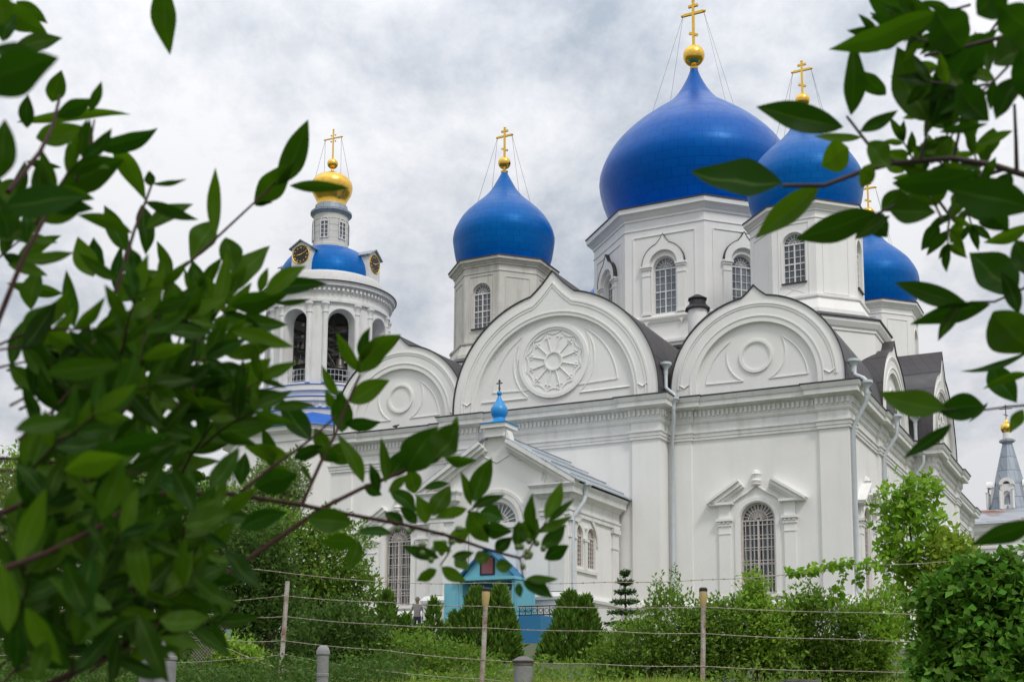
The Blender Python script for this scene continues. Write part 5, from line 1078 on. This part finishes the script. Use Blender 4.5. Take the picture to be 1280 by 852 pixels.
# undergrowth hiding the foot of the shrubs
n = 9000; X = rng.uniform(-9, 9, n); Yy = 15.4 + rng.uniform(0, 1, n) * 3.4; Z = np.array([gz(a, b) for a, b in zip(X, Yy)]) + rng.uniform(0, 1, n) ** 1.6 * (.22 + .12 * np.sin(X * 2.3))
tag(leaf_mesh('undergrowth', np.stack([X, Yy, Z], 1), unit(n) + np.array([0, 0, .5]), unit(n) + np.array([0, -.3, .8]), rng.uniform(.05, .11, n), rng.uniform(.03, .05, n), LG1, None), kind='stuff')
n = 24000; X = rng.uniform(-9, -1.3, n); Yy = 13.6 + rng.uniform(0, 1, n) * 4.0; Z = np.array([gz(a, b) for a, b in zip(X, Yy)]) + rng.uniform(0, 1, n) ** 1.2 * (.36 + .14 * np.sin(X * 2.9) * np.sin(Yy * 2))
tag(leaf_mesh('ground_cover', np.stack([X, Yy, Z], 1), unit(n) + np.array([0, 0, .5]), unit(n) + np.array([0, -.3, .8]), rng.uniform(.04, .09, n), rng.uniform(.02, .04, n), LG3, None), kind='stuff')
# grass on the bank
n = 50000; X = rng.uniform(-2.1, 8.5, n); Yy = 11.2 + rng.uniform(0, 1, n) ** .6 * 3.6; Z = np.array([gz(a, b) for a, b in zip(X, Yy)]) - .01
C = np.stack([X, Yy, Z], 1); D = rng.normal(0, .35, (n, 3)); D[:, 2] = 1; L = rng.uniform(.02, .12, n) ** 1 * np.where(rng.uniform(0, 1, n) > .96, 1.9, 1) * (.85 + .35 * np.sin(X * 3.1) * np.sin(X * 1.3 + 2)); L = np.maximum(L, .03)
tag(leaf_mesh('grass', C, D, unit(n), L, np.full(n, .012), leaf_mat('grass_blades', (.22, .30, .05), isl=.5, trans=.3, var=.8), None, .1), kind='stuff')

# ---------------------------------------------------------------- foreground shrubs close to the lens
FGL = mat('foreground_leaves', (.014, .048, .003), .5, isl=.4, trans=.40, transcol=(.085, .22, .004), var=.5, vscale=26, vcol=(.010, .030, .003), spec=.09)
def rib_nodes(m):                                       # paler midrib, a yellower tone on some leaves
    t = m.node_tree; b = t.nodes['Principled BSDF']; lk = b.inputs['Base Color'].links[0]; src = lk.from_socket
    tr = [n for n in t.nodes if n.type == 'BSDF_TRANSLUCENT'][0]
    a = t.nodes.new('ShaderNodeAttribute'); a.attribute_name = 'rib'; a2 = t.nodes.new('ShaderNodeAttribute'); a2.attribute_name = 'tone'
    p = t.nodes.new('ShaderNodeMath'); p.operation = 'POWER'; p.inputs[1].default_value = 2.2; t.links.new(a2.outputs['Fac'], p.inputs[0])
    x = t.nodes.new('ShaderNodeMix'); x.data_type = 'RGBA'; t.links.new(src, x.inputs['A']); x.inputs['B'].default_value = (.05, .105, .006, 1); t.links.new(p.outputs[0], x.inputs['Factor'])
    k = t.nodes.new('ShaderNodeMath'); k.operation = 'MULTIPLY'; k.inputs[1].default_value = .45; t.links.new(a.outputs['Fac'], k.inputs[0])
    y = t.nodes.new('ShaderNodeMix'); y.data_type = 'RGBA'; t.links.new(x.outputs['Result'], y.inputs['A']); y.inputs['B'].default_value = (.10, .17, .03, 1); t.links.new(k.outputs[0], y.inputs['Factor']); t.links.new(y.outputs['Result'], b.inputs['Base Color'])
    z = t.nodes.new('ShaderNodeMix'); z.data_type = 'RGBA'; z.inputs['A'].default_value = (.022, .085, .002, 1); z.inputs['B'].default_value = (.11, .24, .004, 1); t.links.new(p.outputs[0], z.inputs['Factor']); t.links.new(z.outputs['Result'], tr.inputs[0])
rib_nodes(FGL)
TWIG = mat('reddish_twig', (.032, .010, .007), .8, var=.6, vscale=30, vcol=(.035, .025, .018), spec=.2); TWIGD = mat('dark_twig', (.045, .025, .022), .7, var=.5, vscale=30)
LT = np.linspace(0, 1, 13); LW = np.sin(np.pi * LT ** .86) ** .95 * (1 - .12 * LT); LW = LW / LW.max(); LW[0] = .05; LW[-1] = 0
class Leaves:
    def __init__(s): s.v = []; s.f = []; s.r = []
    def leaf(s, a, b, w, tilt=None, curl=None):
        """a base, b tip (3D), w width in metres as seen from the lens."""
        a, b = Vector(a), Vector(b); L = (b - a).length; d = (b - a) / L; view = -((a + b) / 2).normalized(); n = (view - d * view.dot(d)).normalized(); sd = d.cross(n)
        t = rnd.uniform(-.75, .75) if tilt is None else tilt; n2 = n * math.cos(t) + sd * math.sin(t); sd2 = d.cross(n2); w = w / max(.55, math.cos(t)); cu = rnd.uniform(-.10, .16) if curl is None else curl; fo = rnd.uniform(.12, .38); wv = rnd.uniform(0, 6)
        i = len(s.v); tone = rnd.random()
        for tt, ww in zip(LT, LW):
            c = a + d * (L * tt) + n2 * (L * cu * (4 * tt * (1 - tt)) * -1) + sd2 * (L * .04 * math.sin(tt * 3 + wv)); h = w / 2 * ww
            for q in (-1, -.5, -.13, -.04, .04, .13, .5, 1): s.r.append((1.0 if abs(q) < .1 else 0.0, tone)); s.v.append(c + sd2 * (h * q) + n2 * (h * fo * (abs(q) ** 1.3) + h * .10 * math.sin(tt * 11 + wv + q)))
        for r in range(len(LT) - 1):
            for q in range(7): s.f.append((i + r * 8 + q, i + r * 8 + q + 1, i + r * 8 + q + 9, i + r * 8 + q + 8))
    def build(s, name, material, parent):
        o = Vector(parent.location); me = bpy.data.meshes.new(name); me.from_pydata([tuple(v - o) for v in s.v], [], s.f); me.materials.append(material); me.polygons.foreach_set('use_smooth', [True] * len(me.polygons)); at_ = me.attributes.new('rib', 'FLOAT', 'POINT'); at_.data.foreach_set('value', [a for a, b in s.r]); at2 = me.attributes.new('tone', 'FLOAT', 'POINT'); at2.data.foreach_set('value', [b for a, b in s.r]); me.update()
        ob = bpy.data.objects.new(name, me); COL.objects.link(ob); ob.parent = parent; return ob
def px3(x, y, d): return ray(x, y).normalized() * d
def lf(Lv, bx, by, tx, ty, w, d, **k):
    dd = math.hypot(tx - bx, ty - by) / F_PX * d; return Lv.leaf(px3(bx, by, d), px3(tx, ty, d + rnd.uniform(-.3, .3) * dd), w / F_PX * d * 1.06, **k)
def twig(m, pts, r, d0, d1=None, r2=None):
    P = [px3(x, y, d0 + ((d1 if d1 else d0) - d0) * i / (len(pts) - 1)) for i, (x, y) in enumerate(pts)]
    Q = []
    for i in range(len(P) - 1):
        for k in range(4):
            t = k / 4; Q.append(P[i].lerp(P[i + 1], t))
    Q.append(P[-1]); m.tube(Q, r, 7, r2 or r * .6)
LEFT = [(-5,0,59,43,26),(3,52,20,18,18),(18,58,79,49,18),(-10,62,49,69,16,.8),(-25,105,75,76,44,.75),(66,128,76,87,20),(70,145,118,124,18),(113,140,126,101,11),(20,147,165,149,12),(33,160,36,118,16),(116,186,197,157,20),(146,178,179,252,22),(45,172,112,160,24),(74,231,157,203,34),(111,186,114,148,8),(2,224,4,148,28,.85),(33,200,77,211,9),(88,178,93,226,12),(208,-22,211,69,26),(5,30,-10,-15,22,.8),(20,2,60,30,14),
(5,255,108,248,34,1.0),(36,268,106,256,28),(32,264,33,306,12),(18,326,78,296,16),(28,321,93,317,14),(165,290,96,270,16),(160,313,128,257,22),(190,233,186,213,12),(190,229,234,224,6),(181,255,249,272,14),(183,286,242,255,18),(178,256,181,319,20),(215,348,195,301,14),(214,350,203,382,9),(150,378,200,337,34),(150,350,98,316,14),(116,346,98,295,26),(125,340,118,296,18),(93,408,82,337,17),(146,366,153,303,12),(163,346,159,300,12),(41,387,48,334,22),(78,368,8,352,15),(180,400,249,371,16),(165,312,172,345,14),(20,225,-8,258,20),(10,300,-5,240,26,.9),(10,330,60,345,14),
(273,293,266,209,16),(270,278,236,324,28),(281,297,293,341,26),(316,253,370,205,28,1.35),(345,229,388,151,28,1.35),(362,231,437,237,13,1.35),(318,256,341,254,5,1.35),(290,365,338,307,26),(272,392,281,310,17),(262,387,240,325,28),(330,366,384,334,20),(333,359,410,358,19),(288,380,361,368,25),(292,401,360,403,20),(343,378,389,374,7),(325,366,335,334,11),(239,370,232,334,8),(229,420,218,362,14),
(290,417,368,431,20),(288,449,338,430,19),(272,495,339,448,36),(297,522,313,483,36),(228,538,347,531,28),(215,552,280,556,17),(387,550,349,496,27),(361,573,306,556,20),(341,584,326,534,17),(318,607,373,592,30),(408,567,393,534,19),(367,573,406,557,17),(333,520,336,492,11),(340,511,396,507,12),(390,604,376,577,6),(303,606,305,565,18),(340,580,372,600,18),(398,560,425,575,18),
(449,467,501,417,28,1.3),(448,466,422,414,15,1.3),(451,452,464,409,14,1.3),(437,502,488,476,25,1.3),(425,540,428,488,26,1.3),(424,496,402,456,12,1.3),(420,511,406,487,12),(432,530,476,525,17,1.3),(452,604,424,541,17,1.3),(408,565,450,573,26),(510,590,546,532,42,1.25),(545,572,571,527,34,1.2),(568,547,572,519,10),(556,570,596,576,14),(481,603,477,546,13),(487,597,509,558,25),(475,615,461,579,13),(485,613,513,593,12),(455,606,478,618,14),(525,575,560,560,20),
(594,627,614,571,25,1.3),(590,631,574,589,12,1.3),(591,635,631,617,13,1.3),(583,634,544,649,14,1.3),(543,645,561,605,23,1.3),(532,654,521,618,19,1.3),(585,640,612,677,28,1.3),(668,670,666,615,15,1.3),(683,649,701,601,18,1.3),(684,650,720,624,9,1.3),(672,667,715,643,12,1.3),(677,686,706,655,19,1.3),(680,697,712,682,18,1.3),(655,676,673,648,25,1.3),(645,682,648,650,19,1.3),(654,725,691,748,18,1.3),(657,724,698,722,11,1.3),(548,698,503,680,16,1.3),(546,712,520,725,14,1.3),(552,708,583,727,16,1.3),(565,695,593,690,12),(568,697,587,712,15),(542,675,564,690,14),(649,728,650,747,10),(619,708,641,706,17),(593,700,613,693,17),(448,662,492,669,13),(446,674,400,679,20),(450,676,433,712,19),(385,645,441,656,30,1.1),(488,612,519,641,19),(520,616,510,584,21),(530,610,563,604,10),(600,640,630,650,22),(604,655,640,665,20),(520,655,500,632,14),(505,655,480,640,16),(560,670,590,660,18),(620,690,640,670,16),
(80,585,160,575,28,.8),(130,650,150,570,27,.8),(20,700,60,610,26,.75),(95,770,120,690,28,.8),(178,745,175,660,26,.85),(200,772,262,773,26,.85),(10,790,0,700,24,.75),(60,800,44,850,22,.8),(85,700,120,790,26,.8),(30,760,80,830,24,.8),(140,760,60,720,26,.85),(230,655,290,640,28,.9),(240,640,215,580,23,.9),(260,610,300,560,23,.95),(130,560,215,545,23,.85),(140,520,170,435,26,.85),(60,470,150,450,26,.8),(20,540,90,520,22,.8),(205,640,150,690,23,.85),(280,690,330,735,22,.9),(300,660,360,640,24,1.0),(170,770,215,852,26,.85),(240,720,300,755,20,.9)]
RIGHT = [(1054,156,944,137,31,1.3),(977,232,863,211,38,1.25),(1023,232,944,300,29,1.3),(1095,268,992,296,32,1.3),(1061,144,1070,50,23,1.3),(1077,170,1016,172,10),(1061,186,1026,207,34),
(1175,18,1034,58,27,1.25),(1140,14,1082,-12,32),(1165,150,1118,60,44,1.3),(1107,119,1075,87,19),(1076,166,1122,136,15),(1160,156,1252,38,38,1.3),(1168,15,1206,60,46,1.2),(1195,108,1238,150,32,1.2),(1175,167,1235,152,10),(1266,165,1216,179,10),(1243,82,1292,44,32,1.2),(1155,70,1209,60,9),(1140,62,1173,37,13),(1085,178,1114,210,26),(1150,182,1168,200,28),(1090,205,1075,235,18),(1150,190,1180,180,18),
(1116,226,1228,216,27,1.2),(1190,232,1295,266,42,1.1),(1102,264,1137,235,21),(1112,262,1170,266,28),(1090,270,1110,296,24),(1070,300,1112,268,16),(1173,278,1151,313,17),(1203,278,1187,304,14),(1287,281,1229,303,15),(1272,365,1210,317,42,1.3),(1213,378,1116,357,23,1.35),(1237,377,1138,408,22,1.35),(1199,380,1174,427,15,1.35),(1243,388,1294,442,48,1.25),(1287,442,1199,461,8),(1240,455,1270,504,28),(1287,468,1228,485,10),(1181,513,1100,487,31,1.35),(1230,509,1170,511,31,1.35),(1187,528,1131,575,15,1.35),(1278,511,1263,541,14),(1294,648,1214,683,23,1.2),(1234,502,1211,529,5),
(1150,238,1128,272,22),(1210,240,1190,262,18),(1230,255,1260,290,30,1.15),(1250,10,1292,50,36,1.1),(1222,20,1260,-20,36,1.1),(1275,95,1245,150,24,1.2),(1240,160,1230,205,22),(1262,215,1240,250,20),(1180,205,1215,235,22),(1130,215,1110,190,24),(1275,60,1290,130,30,1.15),(1205,60,1180,10,30),(1270,300,1298,350,26,1.2),(1275,390,1250,340,18)]
LTW = [([(60,856),(120,826),(200,776),(290,712),(400,636),(452,610),(548,571)],.0030,.95,1.28),([(180,617),(287,617),(377,631),(433,642),(503,655),(560,669),(614,688),(650,697)],.0024,1.1,1.3),([(377,631),(400,580),(418,545),(434,505),(450,468)],.0020,1.2,1.3),([(301,614),(345,580),(388,549),(420,520)],.0018,1.15,1.25),([(206,352),(240,325),(274,294),(317,254),(345,228)],.0016,1.2,1.35),([(-20,650),(40,625),(100,600),(180,617)],.0022,.9,1.1),([(566,672),(560,692),(550,707)],.0012,1.3,1.3),([(140,380),(160,315),(168,288),(182,252),(190,230)],.0018,1.1,1.25),([(10,240),(50,190),(66,158),(75,120)],.0020,1.0,1.2),([(95,225),(112,186),(118,150)],.0014,1.15,1.2),([(-10,420),(30,320),(60,265),(75,240)],.0022,1.0,1.15),([(-20,720),(60,690),(130,655),(150,640)],.0022,.8,.95),([(650,697),(660,690),(672,668),(684,649)],.0012,1.3,1.3),([(650,697),(652,712),(654,725)],.0010,1.3,1.3),([(584,640),(592,634),(594,628)],.0010,1.3,1.3),([(100,440),(160,400),(180,378)],.0018,1.05,1.15)]
RTW = [([(1300,225),(1240,206),(1190,198),(1116,204),(1075,215),(1030,232),(978,232)],.0032,1.35,1.25),([(1192,198),(1198,170),(1203,140)],.0018,1.35,1.35),([(1271,214),(1270,175),(1268,130)],.0022,1.3,1.3),([(1240,255),(1205,268),(1175,278)],.0012,1.3,1.3),([(1300,505),(1260,508),(1231,512),(1181,512)],.0014,1.4,1.35),([(1300,350),(1270,365),(1243,377),(1213,377)],.0016,1.38,1.35),([(1260,210),(1180,235),(1138,248),(1092,269)],.0022,1.35,1.3),([(1310,20),(1260,45),(1200,60),(1155,70)],.0026,1.3,1.3),([(1120,204),(1085,180),(1062,150),(1058,145)],.0018,1.3,1.3),([(1150,200),(1158,170),(1160,150)],.0016,1.3,1.3)]
_r = random.Random(21); SHOOTS = []
for (x0, x1, y0, y1, n_, ang0, ang1, d0, d1, ll) in ((-20,60,430,640,17,-60,10,.95,1.2,62),(60,190,450,620,19,-80,0,1.0,1.25,58),(190,255,430,620,9,-85,-15,1.05,1.3,54),(-20,110,640,760,8,-70,0,.9,1.05,66),(-30,25,560,860,9,-75,-10,.9,1.05,66),(-20,140,780,880,11,-80,-20,.9,1.05,66),(110,230,660,830,7,-60,0,.95,1.1,64),(-20,60,280,420,3,-75,-5,1.1,1.25,52)):
    for k in range(n_): SHOOTS.append((_r.uniform(x0, x1), _r.uniform(y0, y1), _r.uniform(ang0, ang1), _r.choice((2, 3, 4)), ll * .5, ll, _r.uniform(d0, d1)))
RSHOOTS = [(_r.uniform(1170, 1290), _r.uniform(-5, 130), _r.uniform(100, 260), 3, 24, 44, _r.uniform(1.25, 1.45)) for k in range(11)] + [(_r.uniform(1150, 1290), _r.uniform(185, 290), _r.uniform(90, 270), 3, 18, 36, _r.uniform(1.25, 1.45)) for k in range(10)]
LBASE = Vector((-.9, 1.1, -1.55)); RBASE = Vector((1.5, 1.5, -1.5))
ls_ = tag(empty('honeysuckle_shrub', LBASE), 'blurred leafy shrub filling the left foreground with reddish twigs', 'shrub'); rs_ = tag(empty('honeysuckle_shrub', RBASE), 'blurred leafy branches hanging in from the right foreground', 'shrub')
LL, LR = Leaves(), Leaves()
for t_ in LEFT: lf(LL, *t_[:5], (t_[5] if len(t_) > 5 else rnd.uniform(1.15, 1.4)))
for t_ in RIGHT: lf(LR, *t_[:5], (t_[5] if len(t_) > 5 else rnd.uniform(1.2, 1.5)))
tl, tr_ = MB(), MB()
for P, r, d0, d1 in LTW: twig(tl, P, r, d0, d1)
for P, r, d0, d1 in RTW: twig(tr_, P, r, d0, d1)
# side shoots with opposite pairs of leaves fill the dense lower left
def shoot(Lv, m, x, y, ang, n, step, ll, d, r=.0008):
    pts = [(x, y)]; a = ang
    for k in range(n):
        a += rnd.uniform(-.22, .22); x += math.cos(a) * step; y += math.sin(a) * step; pts.append((x, y))
    d1 = d + rnd.uniform(-.12, .12); twig(m, pts, r * d * 1.3, d, d1)
    for k, (px_, py_) in enumerate(pts[1:]):
        dd = d + (d1 - d) * (k + 1) / n
        for s in (-1, 1):
            b = a + s * rnd.uniform(.5, 1.15); l = ll * rnd.uniform(.75, 1.2) * (1 if k < n - 1 else .85)
            lf(Lv, px_, py_, px_ + math.cos(b) * l, py_ + math.sin(b) * l, l * rnd.uniform(.22, .33), dd)
    lf(Lv, *pts[-1], pts[-1][0] + math.cos(a) * ll, pts[-1][1] + math.sin(a) * ll, ll * .27, d1)
for (x, y, ang, n, step, ll, d) in RSHOOTS: shoot(LR, tr_, x, y, math.radians(ang), n, step, ll, d)
for (x, y, ang, n, step, ll, d) in SHOOTS: shoot(LL, tl, x, y, math.radians(ang), n, step, ll, d)
LL.build('foliage', FGL, ls_); LR.build('foliage', FGL, rs_)
# stems down to the ground, outside the frame
def stem(m, a, b, r0, r1):
    a, b = Vector(a), Vector(b); m.tube([a, a.lerp(b, .5) + Vector((0, 0, -.08)), b], r0, 8, r1)
stem(tl, LBASE + Vector((0, 0, -.1)), px3(-40, 640, 1.0), .010, .003); stem(tl, LBASE + Vector((.05, 0, -.1)), px3(60, 856, 1.02), .012, .006); stem(tl, LBASE + Vector((-.05, 0, -.1)), px3(-60, 120, 1.15), .014, .004); stem(tl, LBASE, px3(-50, 420, 1.1), .012, .004)
stem(tr_, RBASE + Vector((0, 0, -.1)), px3(1300, 225, 1.35), .016, .007); stem(tr_, RBASE + Vector((0, 0, -.1)), px3(1300, 505, 1.4), .012, .003); stem(tr_, RBASE + Vector((0, 0, -.1)), px3(1300, 350, 1.38), .012, .003); stem(tr_, RBASE, px3(1310, 20, 1.3), .012, .005)
tl.build('stem', TWIG, ls_, T=Matrix.Translation(-LBASE), smooth=60); tr_.build('stem', TWIGD, rs_, T=Matrix.Translation(-RBASE), smooth=60)
bm_ = MB()
for k in range(26):
    x, y = rnd.choice(((658, 690), (668, 684), (645, 700), (510, 655), (566, 668), (540, 690))); p = px3(x + rnd.uniform(-14, 14), y + rnd.uniform(-10, 10), 1.3); bm_.lathe([(max(.0003, r), z) for r, z in sphere_prof(.0035, 5)], 7, p - LBASE)
tag(bm_.build('buds', mat('green_buds', (.09, .14, .04), .5), ls_, smooth=60), kind='stuff')
